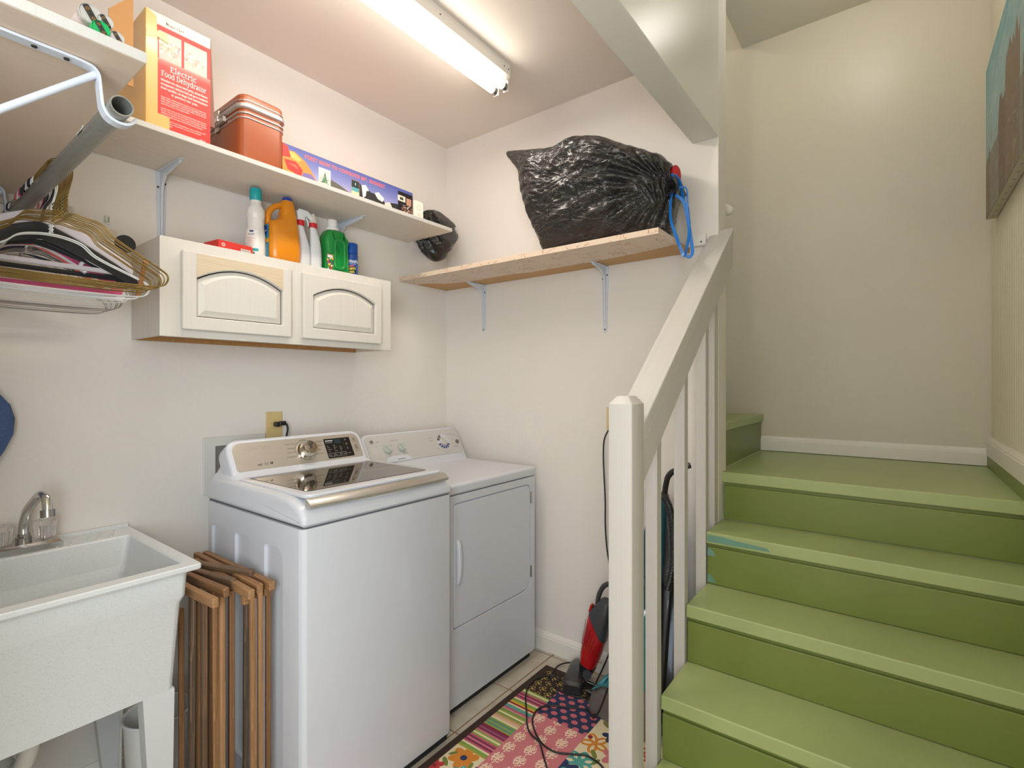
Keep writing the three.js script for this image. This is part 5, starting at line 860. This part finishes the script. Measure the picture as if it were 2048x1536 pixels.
// ================================================================ PAINTING
{
  const t = thing('canvas_painting', 'unframed canvas painting of pale sky over brown rocks on the right stair wall', 'painting', [2.365, 2.28, -0.24]);
  const z0 = -0.727, z1 = 0.26, y0 = 1.977, y1 = 2.578;
  part(t, 'canvas', bb(2.348, 2.378, y0, y1, z0, z1, 0.002), std('#cfc7b4', 0.85));
  const pr = print(1, 1, 1024, 640, (x, w, h) => {
    const g = x.createLinearGradient(0, 0, 0, h * 0.75); g.addColorStop(0, '#6f9fa3'); g.addColorStop(0.4, '#93b3b3'); g.addColorStop(1, '#a8b9b4'); x.fillStyle = g; x.fillRect(0, 0, w, h);
    for (let i = 0; i < 260; i++) { x.globalAlpha = rr(0.05, 0.22); x.strokeStyle = ['#c9cdbc', '#dcd9c8', '#8fb2b6', '#b7c2b6'][i % 4]; x.lineWidth = rr(6, 26); const a = rr(0, w), b = rr(60, h * 0.55); x.beginPath(); x.moveTo(a, b); x.quadraticCurveTo(a + 40, b - rr(20, 90), a + rr(40, 140), b - rr(20, 60)); x.stroke(); }
    const rock = (c, x0, top, wd) => { x.globalAlpha = 1; x.fillStyle = c; x.beginPath(); x.moveTo(x0, h); let a = x0; x.lineTo(x0, top + 60); while (a < x0 + wd) { a += rr(14, 40); x.lineTo(a, top + rr(-30, 50)); } x.lineTo(x0 + wd, h); x.fill(); };
    x.globalAlpha = 1; x.fillStyle = '#8f877c'; x.fillRect(0, h * 0.62, w, h); rock('#857566', 0, h * 0.58, 120); rock('#7d6a58', 330, h * 0.42, 180); rock('#8a7763', 480, h * 0.3, 260); rock('#7a6857', 800, h * 0.45, 224);
    for (let i = 0; i < 500; i++) { x.globalAlpha = rr(0.08, 0.4); x.strokeStyle = ['#5f5145', '#a5917b', '#cfc8ba', '#94897c', '#6d6257'][i % 5]; x.lineWidth = rr(3, 12); const a = rr(0, w), b = rr(h * 0.55, h); x.beginPath(); x.moveTo(a, b); x.lineTo(a + rr(-10, 30), b + rr(-50, 40)); x.stroke(); }
    for (let i = 0; i < 60; i++) { x.globalAlpha = rr(0.2, 0.6); x.strokeStyle = ['#6f9fc4', '#9cc0d6', '#e8e8e0'][i % 3]; x.lineWidth = rr(2, 6); const a = rr(180, 330), b = rr(h * 0.4, h * 0.6); x.beginPath(); x.moveTo(a, b); x.lineTo(a + 30, b - 60); x.stroke(); }
    x.globalAlpha = 1;
  }, { rough: 0.6 });
  part(t, 'painted_face', onto(card(z1 - z0, y1 - y0, 0.001), [2.348, (y0 + y1) / 2, (z0 + z1) / 2], [-1, 0, 0]), pr);
  for (let i = 0; i < 12; i++) part(t, 'staple', bb(2.36, 2.368, y0 - 0.0008, y0, z0 + 0.05 + i * 0.075, z0 + 0.052 + i * 0.075, 0), M.screw);
}
// ================================================================ RUG
{
  const x0 = 0.766, x1 = 1.462, z0 = 0.122, z1 = 1.35; const S = 1300;
  const t = thing('patchwork_rug', 'colourful patchwork-patterned rug with dark brown border on the tiled floor', 'rug', [1.1, 0, 0.74]);
  const W = Math.round((x1 - x0) * S), H = Math.round((z1 - z0) * S);
  const map = tex(W, H, (x, w, h) => {
    const X = (v) => (v - x0) * S, Z = (v) => (v - z0) * S; const rect = (c, a, b, p, q) => { x.fillStyle = c; x.fillRect(X(a), Z(p), (b - a) * S, (q - p) * S); };
    const clip = (a, b, p, q, f) => { x.save(); x.beginPath(); x.rect(X(a), Z(p), (b - a) * S, (q - p) * S); x.clip(); f(); x.restore(); };
    const flower = (cx, cy, r, c, mid, n = 5) => { for (let k = 0; k < n; k++) { const a = k / n * 6.283 + 0.4; x.fillStyle = c; x.beginPath(); x.ellipse(cx + r * 0.6 * Math.cos(a), cy + r * 0.6 * Math.sin(a), r * 0.55, r * 0.36, a, 0, 7); x.fill(); } x.fillStyle = mid; x.beginPath(); x.arc(cx, cy, r * 0.26, 0, 7); x.fill(); };
    const openFlower = (cx, cy, r, c, n = 6) => { x.strokeStyle = c; x.lineWidth = r * 0.22; for (let k = 0; k < n; k++) { const a = k / n * 6.283 + 0.2; x.beginPath(); x.ellipse(cx + r * 0.62 * Math.cos(a), cy + r * 0.62 * Math.sin(a), r * 0.48, r * 0.26, a, 0, 7); x.stroke(); } };
    const leaf = (cx, cy, r, a, c) => { x.fillStyle = c; x.beginPath(); x.ellipse(cx, cy, r, r * 0.38, a, 0, 7); x.fill(); };
    rect('#3c2b22', x0, x1, z0, z1);
    const dam = (cx, cy, r, c, lw) => { x.strokeStyle = c; x.lineWidth = lw; for (const s of [-1, 1]) for (let k = 0; k < 3; k++) { x.beginPath(); x.arc(cx + s * r * (0.32 + 0.12 * (k % 2)), cy + (k - 1) * r * 0.55, r * 0.26, 0, 5); x.stroke(); } x.beginPath(); x.ellipse(cx, cy, r * 0.82, r * 1.05, 0, 0, 7); x.setLineDash([lw * 2.2, lw * 1.6]); x.stroke(); x.setLineDash([]); x.beginPath(); x.arc(cx, cy, r * 0.14, 0, 7); x.stroke(); x.beginPath(); x.moveTo(cx, cy + r * 1.05); x.lineTo(cx, cy + r * 1.35); x.stroke(); };
    // patches [x0,x1,z0,z1]
    const brown = (a, b, p, q) => clip(a, b, p, q, () => { rect('#33241b', a, b, p, q); for (let i = 0; i < 12; i++) for (let j = 0; j < 12; j++) { const cx = X(a) + 30 + i * 52, cy = Z(p) + 25 + j * 62 + (i % 2) * 31; x.strokeStyle = '#b99f5c'; x.lineWidth = 4; for (let k = 0; k < 4; k++) { x.beginPath(); x.arc(cx + 14 * Math.cos(k * 1.57), cy + 14 * Math.sin(k * 1.57), 9, k, k + 4.2); x.stroke(); } x.fillStyle = '#c9b06a'; x.beginPath(); x.arc(cx, cy, 4, 0, 7); x.fill(); } });
    const stripes = (a, b, p, q) => { const c = ['#8fa04a', '#e2d5ae', '#8fa04a', '#b9556a', '#7a2f4e', '#c9707f', '#7a2f4e', '#b9556a', '#e2d5ae', '#7f9a45', '#8fa04a', '#d9a72c', '#8a1f24', '#e2c9a4', '#5c9a90', '#5c9a90', '#b9556a', '#c58a86', '#7d9340', '#8fa04a', '#e2d5ae', '#7d9340', '#b09a5a', '#d2a07f', '#d8b493', '#e2d5ae', '#7f9a45', '#5c8a7a', '#8fa04a', '#5c8a7a', '#8fa04a', '#8a1f3a', '#7a2f4e', '#9a4f6a', '#7a2f4e', '#c9707f']; const hh = 0.0088; let k = 0; for (let v = p; v < q; v += hh, k++) rect(c[k % c.length], a, b, v, Math.min(v + hh + 0.0006, q)); };
    const navy = (a, b, p, q) => clip(a, b, p, q, () => { rect('#2a3350', a, b, p, q); for (let i = -1; i < 8; i++) for (let j = -1; j < 8; j++) { x.fillStyle = '#c4646e'; x.beginPath(); x.ellipse(X(a) + 22 + i * 60 + (j % 2) * 30, Z(p) + 20 + j * 42, 18, 15, 0, 0, 7); x.fill(); } });
    const pink = (a, b, p, q) => clip(a, b, p, q, () => { rect('#c9757a', a, b, p, q); for (let i = -1; i < 6; i++) for (let j = -1; j < 8; j++) { const cx = X(a) + 40 + i * 92, cy = Z(p) + 30 + j * 84 + (i & 1) * 42; dam(cx, cy, 31, '#ead0b4', 5); for (let k = 0; k < 5; k++) { x.beginPath(); x.arc(cx + 14 * Math.cos(k * 1.26), cy + 16 * Math.sin(k * 1.26), 7, k, k + 4); x.stroke(); } } });
    const floral = (a, b, p, q, s) => clip(a, b, p, q, () => { rect('#e0d0ac', a, b, p, q); const w2 = (b - a) * S, h2 = (q - p) * S, ox = X(a), oy = Z(p); const cols = ['#d0812c', '#4f9a90', '#2c355a', '#b9353a', '#c9757a']; let k = s; for (let v = 0.12; v < h2 / 160; v += 0.62) for (let u = 0.2; u < w2 / 160; u += 0.75) { const cx = ox + (u + 0.2 * Math.sin(k * 3)) * 160, cy = oy + (v + 0.15 * Math.cos(k * 5)) * 160; const c = cols[k % 5]; if (k % 2) openFlower(cx, cy, 52, c); else flower(cx, cy, 46, c, '#2c355a'); leaf(cx + 70, cy + 20, 24, 0.7 + k, '#75803c'); leaf(cx - 55, cy + 48, 22, 2 + k, '#6d7a3a'); leaf(cx + 20, cy + 72, 18, k, '#8a8f4a'); x.fillStyle = '#8a1f24'; x.beginPath(); x.arc(cx + 45, cy - 42, 9, 0, 7); x.fill(); k++; } });
    brown(0.795, 1.15, 0.148, 0.33); navy(0.918, 1.145, 0.247, 0.43); stripes(0.795, 0.922, 0.33, 0.747); pink(0.922, 1.145, 0.43, 0.79); floral(1.145, x1 - 0.028, 0.148, 0.80, 2); floral(0.795, 0.925, 0.747, 1.05, 0);
    clip(1.145, x1 - 0.028, 0.255, 0.70, () => { rect('#e0d0ac', 1.145, x1, 0.255, 0.70); openFlower(X(1.19), Z(0.445), 58, '#d0812c', 5); openFlower(X(1.19), Z(0.56), 62, '#4f9a90', 7); flower(X(1.225), Z(0.375), 44, '#2c355a', '#e0d0ac'); flower(X(1.27), Z(0.47), 50, '#c9757a', '#b9353a', 4); leaf(X(1.212), Z(0.495), 30, 0.8, '#75803c'); leaf(X(1.235), Z(0.525), 26, 1.9, '#6d7a3a'); leaf(X(1.18), Z(0.33), 30, 0.5, '#7d8248'); leaf(X(1.215), Z(0.30), 26, 1.4, '#8a7a4a'); flower(X(1.165), Z(0.62), 60, '#2c355a', '#4f9a90'); openFlower(X(1.32), Z(0.40), 60, '#b9353a', 6); flower(X(1.34), Z(0.58), 60, '#d0812c', '#2c355a'); x.fillStyle = '#8a1f24'; x.beginPath(); x.arc(X(1.16), Z(0.425), 12, 0, 7); x.fill(); });
    clip(0.795, 0.925, 0.747, 0.93, () => { rect('#e0d0ac', 0.795, 0.925, 0.747, 0.93); flower(X(0.86), Z(0.785), 62, '#d0812c', '#2c355a', 6); leaf(X(0.82), Z(0.835), 30, 0.6, '#75803c'); leaf(X(0.815), Z(0.79), 22, 2.2, '#6d7a3a'); openFlower(X(0.90), Z(0.845), 40, '#4f9a90', 6); flower(X(0.803), Z(0.87), 40, '#b9353a', '#8a1f24'); leaf(X(0.905), Z(0.80), 24, 1.3, '#75803c'); }); navy(0.922, 1.145, 0.79, 0.95); stripes(1.145, x1 - 0.028, 0.80, 1.1); pink(0.795, 1.145, 1.05, 1.32); floral(0.925, 1.145, 0.95, 1.05, 1); brown(1.145, x1 - 0.028, 1.1, 1.32);
    for (let i = 0; i < 26000; i++) { x.globalAlpha = 0.10; x.fillStyle = rnd() > 0.5 ? '#000' : '#fff'; x.fillRect(rnd() * w, rnd() * h, 2, 2); } x.globalAlpha = 1;
  });
  const g = slab(rrPath(THREE.Shape, x0, x1, -z1, -z0, 0.004), 0.007, 0.002).rotateX(-Math.PI / 2); g.translate(0, 0.0005, 0);
  const q = g.index ? g.toNonIndexed() : g, p = q.attributes.position, uv = new Float32Array(p.count * 2); for (let i = 0; i < p.count; i++) { uv[2 * i] = (p.getX(i) - x0) / (x1 - x0); uv[2 * i + 1] = 1 - (p.getZ(i) - z0) / (z1 - z0); } q.setAttribute('uv', new THREE.BufferAttribute(uv, 2));
  part(t, 'rug', q, std(0xffffff, 0.95, { map }));
}
// ================================================================ VACUUM CLEANERS AND CORDS
{
  const t = thing('stick_vacuum', 'small red and black stick vacuum standing upright on the rug beside the newel post', 'vacuum', [0.96, 0, 0.14]);
  const blk = phys('#2b2b2d', 0.32, { clearcoat: 0.3 }), redm = phys('#b3121a', 0.18, { clearcoat: 0.6 }), gry = phys('#3b3e43', 0.3, { clearcoat: 0.3 });
  // head: lies from the front (towards the room) back to the wall, in its own direction
  const A = V(0.972, 0, 0.236), B = V(0.903, 0, 0.045), D = B.clone().sub(A).normalize(), S = V(-D.z, 0, D.x);
  const sec = (k, w, y0, y1, r) => { const c = A.clone().addScaledVector(D, k); return [[-w, y0], [w, y0], [w, y1 - r], [w - r * 0.4, y1 - r * 0.3], [w - r, y1], [-w + r, y1], [-w + r * 0.4, y1 - r * 0.3], [-w, y1 - r]].map(([a, y]) => V(c.x + S.x * a, y, c.z + S.z * a)); };
  part(t, 'floor_head', loft([sec(-0.012, 0.036, 0.014, 0.045, 0.01), sec(0, 0.041, 0.010, 0.056, 0.012), sec(0.03, 0.041, 0.009, 0.060, 0.012), sec(0.15, 0.038, 0.009, 0.062, 0.012), sec(0.195, 0.03, 0.01, 0.052, 0.012)], true, true, 0.6), blk);
  part(t, 'bumper', loft([sec(-0.014, 0.038, 0.009, 0.022, 0.004), sec(0.06, 0.0425, 0.009, 0.022, 0.004)], true, true, 0.5), M.blackMatte);
  part(t, 'pivot', onto(new THREE.CylinderGeometry(0.019, 0.019, 0.02, 28).rotateX(Math.PI / 2), [1.003, 0.066, 0.165], [0.45, 0.1, 0.89]), gry);
  part(t, 'rear_wheel_arm', tube([[1.0, 0.03, 0.16], [1.04, 0.02, 0.15], [1.06, 0.018, 0.17], [1.045, 0.018, 0.20], [1.02, 0.02, 0.205]], 0.007, 30, 8), blk);
  // body: leaning to the right, built along an axis, sections are rounded
  const P0 = V(0.988, 0.085, 0.13), P1 = V(1.070, 0.40, 0.12); const ax = P1.clone().sub(P0); const X = V(0.955, -0.285, 0).normalize(), Zd = V(0, 0, 1);
  const bs = (k, w, d, off = 0) => { const c = P0.clone().addScaledVector(ax, k).addScaledVector(X, off), R = []; for (let i = 0; i < 32; i++) { const a = i / 32 * 6.28318, ca = Math.cos(a), sa = Math.sin(a); R.push(c.clone().addScaledVector(X, w * Math.sign(ca) * Math.pow(Math.abs(ca), 0.7)).addScaledVector(Zd, d * Math.sign(sa) * Math.pow(Math.abs(sa), 0.7))); } return R; };
  part(t, 'neck', loft([bs(-0.14, 0.024, 0.028), bs(-0.02, 0.034, 0.034), bs(0.02, 0.035, 0.035)], true, true, 0.7), M.black);
  // slanted split between red canister and dark upper body
  const cut = (R, f) => R.map((p) => { const u = p.clone().sub(P0).dot(X); return p.clone().addScaledVector(ax.clone().normalize(), f * u); });
  part(t, 'dust_canister', loft([bs(0.02, 0.034, 0.035), bs(0.15, 0.042, 0.039), bs(0.32, 0.047, 0.042), cut(bs(0.56, 0.050, 0.043), -1.0)], true, true, 0.7), redm, 'glossy red dust canister');
  for (let i = 0; i < 9; i++) part(t, 'canister_rib', barBetween([P0.x + ax.x * 0.36 + (-0.038 + i * 0.0098) * X.x, P0.y + ax.y * (0.30 - i * 0.012) + (-0.038 + i * 0.0098) * X.y, 0.1735], [P0.x + ax.x * 0.62 + (-0.038 + i * 0.0098) * X.x, P0.y + ax.y * (0.66 - i * 0.055) + (-0.038 + i * 0.0098) * X.y, 0.1735], 0.0022, 0.002, 0.0008), std('#8c1016', 0.3));
  part(t, 'motor_body', loft([cut(bs(0.565, 0.050, 0.0435), -1.0), cut(bs(0.74, 0.044, 0.041, 0.004), -0.5), bs(0.86, 0.036, 0.036, 0.008), bs(0.95, 0.026, 0.028, 0.010)], true, true, 0.7), gry);
  part(t, 'release_tab', barBetween([1.004, 0.325, 0.14], [1.015, 0.36, 0.14], 0.010, 0.02, 0.003), redm);
  part(t, 'handle_loop', tube([[1.036, 0.338, 0.125], [1.034, 0.378, 0.125], [1.046, 0.418, 0.125], [1.066, 0.448, 0.125], [1.096, 0.462, 0.125], [1.122, 0.450, 0.125], [1.128, 0.42, 0.125], [1.116, 0.39, 0.125], [1.094, 0.365, 0.125], [1.066, 0.345, 0.125]], 0.0105, 70, 12, true), gry);
}
{
  const t = thing('carpet_cleaner', 'upright teal and grey carpet cleaner with a ribbed hose behind the newel post', 'carpet cleaner', [1.3, 0, 0.25]);
  const teal = phys('#16808c', 0.3, { clearcoat: 0.3 }), tealD = phys('#0f4a55', 0.2, { clearcoat: 0.4 }), gr = std('#6d6863', 0.5), bk = phys('#201f20', 0.35, { clearcoat: 0.2 });
  // foot with sloped nose pointing to the room's left
  const sec = (x, z0, z1, y1, r) => { const R = []; for (const [a, b] of [[z0, 0.012], [z1, 0.012], [z1, y1 - r], [z1 - r * 0.4, y1 - r * 0.3], [z1 - r, y1], [z0 + r, y1], [z0 + r * 0.4, y1 - r * 0.3], [z0, y1 - r]]) R.push(V(x, b, a)); return R; };
  part(t, 'foot', loft([sec(1.078, 0.135, 0.285, 0.055, 0.02), sec(1.095, 0.115, 0.300, 0.095, 0.03), sec(1.14, 0.11, 0.312, 0.135, 0.03), sec(1.24, 0.11, 0.335, 0.175, 0.04), sec(1.37, 0.11, 0.335, 0.16, 0.04)], true, true, 0.5), gr);
  const lab = print(1, 1, 256, 160, (x, w, h) => { x.fillStyle = '#2aa0b4'; x.fillRect(0, 0, w, h); x.fillStyle = '#b9d640'; x.font = 'bold 34px sans-serif'; x.fillText('e', 92, 62); x.fillStyle = '#eef4f2'; x.fillText('pro', 112, 62); x.font = '26px sans-serif'; x.fillText('Deep', 120, 126); }, { rough: 0.35 });
  part(t, 'nose_label', loft([[V(1.100, 0.104, 0.305), V(1.100, 0.106, 0.2), V(1.098, 0.100, 0.2), V(1.098, 0.098, 0.305)], [V(1.15, 0.146, 0.318), V(1.15, 0.148, 0.2), V(1.15, 0.142, 0.2), V(1.15, 0.140, 0.318)], [V(1.2, 0.167, 0.328), V(1.2, 0.169, 0.2), V(1.2, 0.160, 0.2), V(1.2, 0.158, 0.328)]], true, true, 0.5), teal, 'bright teal cover on the nose');
  part(t, 'nose_print', onto(card(0.05, 0.032, 0.0006), [1.142, 0.1442, 0.285], [-0.55, 0.82, 0.12], [0.8, 0.55, 0.2]), lab);
  part(t, 'lower_tank', loft([ring(1.215, 1.335, 0.10, 0.29, 0.03, 0.15), ring(1.215, 1.345, 0.09, 0.30, 0.03, 0.22), ring(1.225, 1.350, 0.09, 0.29, 0.03, 0.445), ring(1.235, 1.345, 0.10, 0.27, 0.03, 0.46)], true, true, 0.5), teal);
  part(t, 'upper_tank', loft([ring(1.235, 1.345, 0.10, 0.27, 0.03, 0.461), ring(1.24, 1.345, 0.09, 0.255, 0.03, 0.545), ring(1.25, 1.335, 0.085, 0.22, 0.03, 0.56)], true, true, 0.5), tealD);
  part(t, 'upper_body', loft([ring(1.245, 1.345, 0.06, 0.20, 0.03, 0.56), ring(1.25, 1.335, 0.05, 0.17, 0.03, 0.72), ring(1.27, 1.325, 0.05, 0.12, 0.02, 0.86)], true, true, 0.5), tealD);
  part(t, 'warning_label', onto(card(0.026, 0.17, 0.0006), [1.288, 0.335, 0.3005], [0, 0, 1]), print(1, 1, 64, 512, (x, w, h) => { x.fillStyle = '#d8d83a'; x.fillRect(0, 0, w, h); x.fillStyle = '#222'; for (let i = 0; i < 22; i++) x.fillRect(10, 14 + i * 22, rr(20, 44), 9); }));
  part(t, 'spine', loft([ring(1.345, 1.378, 0.10, 0.28, 0.014, 0.06), ring(1.352, 1.388, 0.09, 0.26, 0.015, 0.3), ring(1.345, 1.388, 0.07, 0.22, 0.018, 0.52), ring(1.330, 1.378, 0.05, 0.16, 0.02, 0.66), ring(1.31, 1.345, 0.05, 0.11, 0.015, 0.80)], true, true, 0.6), bk);
  const hose = [[1.318, 0.868, 0.17], [1.336, 0.875, 0.178], [1.356, 0.862, 0.182], [1.376, 0.81, 0.185], [1.385, 0.72, 0.188], [1.387, 0.62, 0.20], [1.378, 0.54, 0.23]];
  const hg = part(t, 'hose', tube(hose, 0.0115, 60, 12), bk); const hc = new THREE.CatmullRomCurve3(hose.map((p) => V(...p)), false, 'centripetal'); const ribs = [];
  for (let i = 0; i < 46; i++) { const k = i / 45, g = new THREE.TorusGeometry(0.0118, 0.0026, 6, 18); g.applyQuaternion(new THREE.Quaternion().setFromUnitVectors(V(0, 0, 1), hc.getTangent(k))); const p = hc.getPoint(k); g.translate(p.x, p.y, p.z); ribs.push(g.toNonIndexed()); }
  const rb = part(hg, 'ribs', ribs, bk); rb.userData.kind = 'stuff';
  part(t, 'upper_handle', bentTube([[1.315, 0.79, 0.09], [1.322, 0.88, 0.11], [1.342, 0.955, 0.125], [1.40, 0.985, 0.12], [1.425, 0.995, 0.115]], 0.0115, 12, 0.03), bk);
}
{
  const t = thing('back_outlet', 'ivory outlet plate on the back wall just left of the newel post, black cord below', 'outlet', [1.05, 1.15, 0.001]);
  const iv = std('#dcc68f', 0.4);
  part(t, 'cover_plate', onto(slab(rrPath(THREE.Shape, -0.034, 0.034, -0.054, 0.054, 0.004), 0.006, 0.002), [1.048, 1.150, 0.0005], [0, 0, 1]), iv);
  part(t, 'plug', bb(1.035, 1.062, 1.105, 1.13, 0.005, 0.03, 0.004), M.black);
  part(t, 'cord', tube([[1.047, 1.112, 0.028], [1.03, 1.095, 0.026], [1.012, 1.06, 0.022], [1.004, 1.0, 0.016], [1.006, 0.90, 0.014], [1.012, 0.78, 0.014], [1.013, 0.66, 0.014], [1.024, 0.55, 0.015], [1.05, 0.45, 0.018], [1.12, 0.32, 0.03], [1.22, 0.2, 0.05]], 0.0034, 90, 8), M.black);
}
{
  const t = thing('power_cord', 'black vacuum power cord looped loosely over the patchwork rug', 'cord', [0.95, 0, 0.4]);
  const c = std('#1d1b1b', 0.45), r = 0.0033, y = 0.0112;
  const f = (L) => L.map(([a, b, h]) => [a, h ?? y, b]);
  part(t, 'cord', tube([[1.20, 0.17, 0.365], [1.165, 0.075, 0.362], [1.135, 0.03, 0.352], ...f([[1.078, 0.300], [1.013, 0.332], [0.939, 0.374], [0.92, 0.416], [0.937, 0.478], [0.992, 0.536], [1.048, 0.568], [1.1, 0.573], [1.149, 0.549], [1.196, 0.522], [1.236, 0.524], [1.271, 0.539], [1.32, 0.60]])], r, 160, 8), c);
  part(t, 'cord', tube(f([[0.885, 0.215], [0.86, 0.183], [0.824, 0.199], [0.796, 0.247], [0.802, 0.315], [0.833, 0.378], [0.889, 0.451], [0.951, 0.529], [0.991, 0.557, 0.014], [1.032, 0.572, 0.017], [1.079, 0.615, 0.012], [1.12, 0.654], [1.2, 0.74]]), r, 140, 8), c);
  part(t, 'cord', tube(f([[0.870, 0.036], [0.845, 0.048], [0.821, 0.086], [0.823, 0.15], [0.842, 0.200], [0.886, 0.245], [0.951, 0.262], [1.02, 0.245], [1.042, 0.215], [1.046, 0.18]]), r, 100, 8), c);
  part(t, 'cord', tube([[1.11, 0.21, 0.15], [1.095, 0.165, 0.155], [1.071, 0.105, 0.158], [1.05, 0.05, 0.17], [1.046, 0.012, 0.19]], r, 40, 8), c);
}
scene.traverse((o) => { if (o.isLight) o.castShadow = true; });
renderer.render(scene, camera);
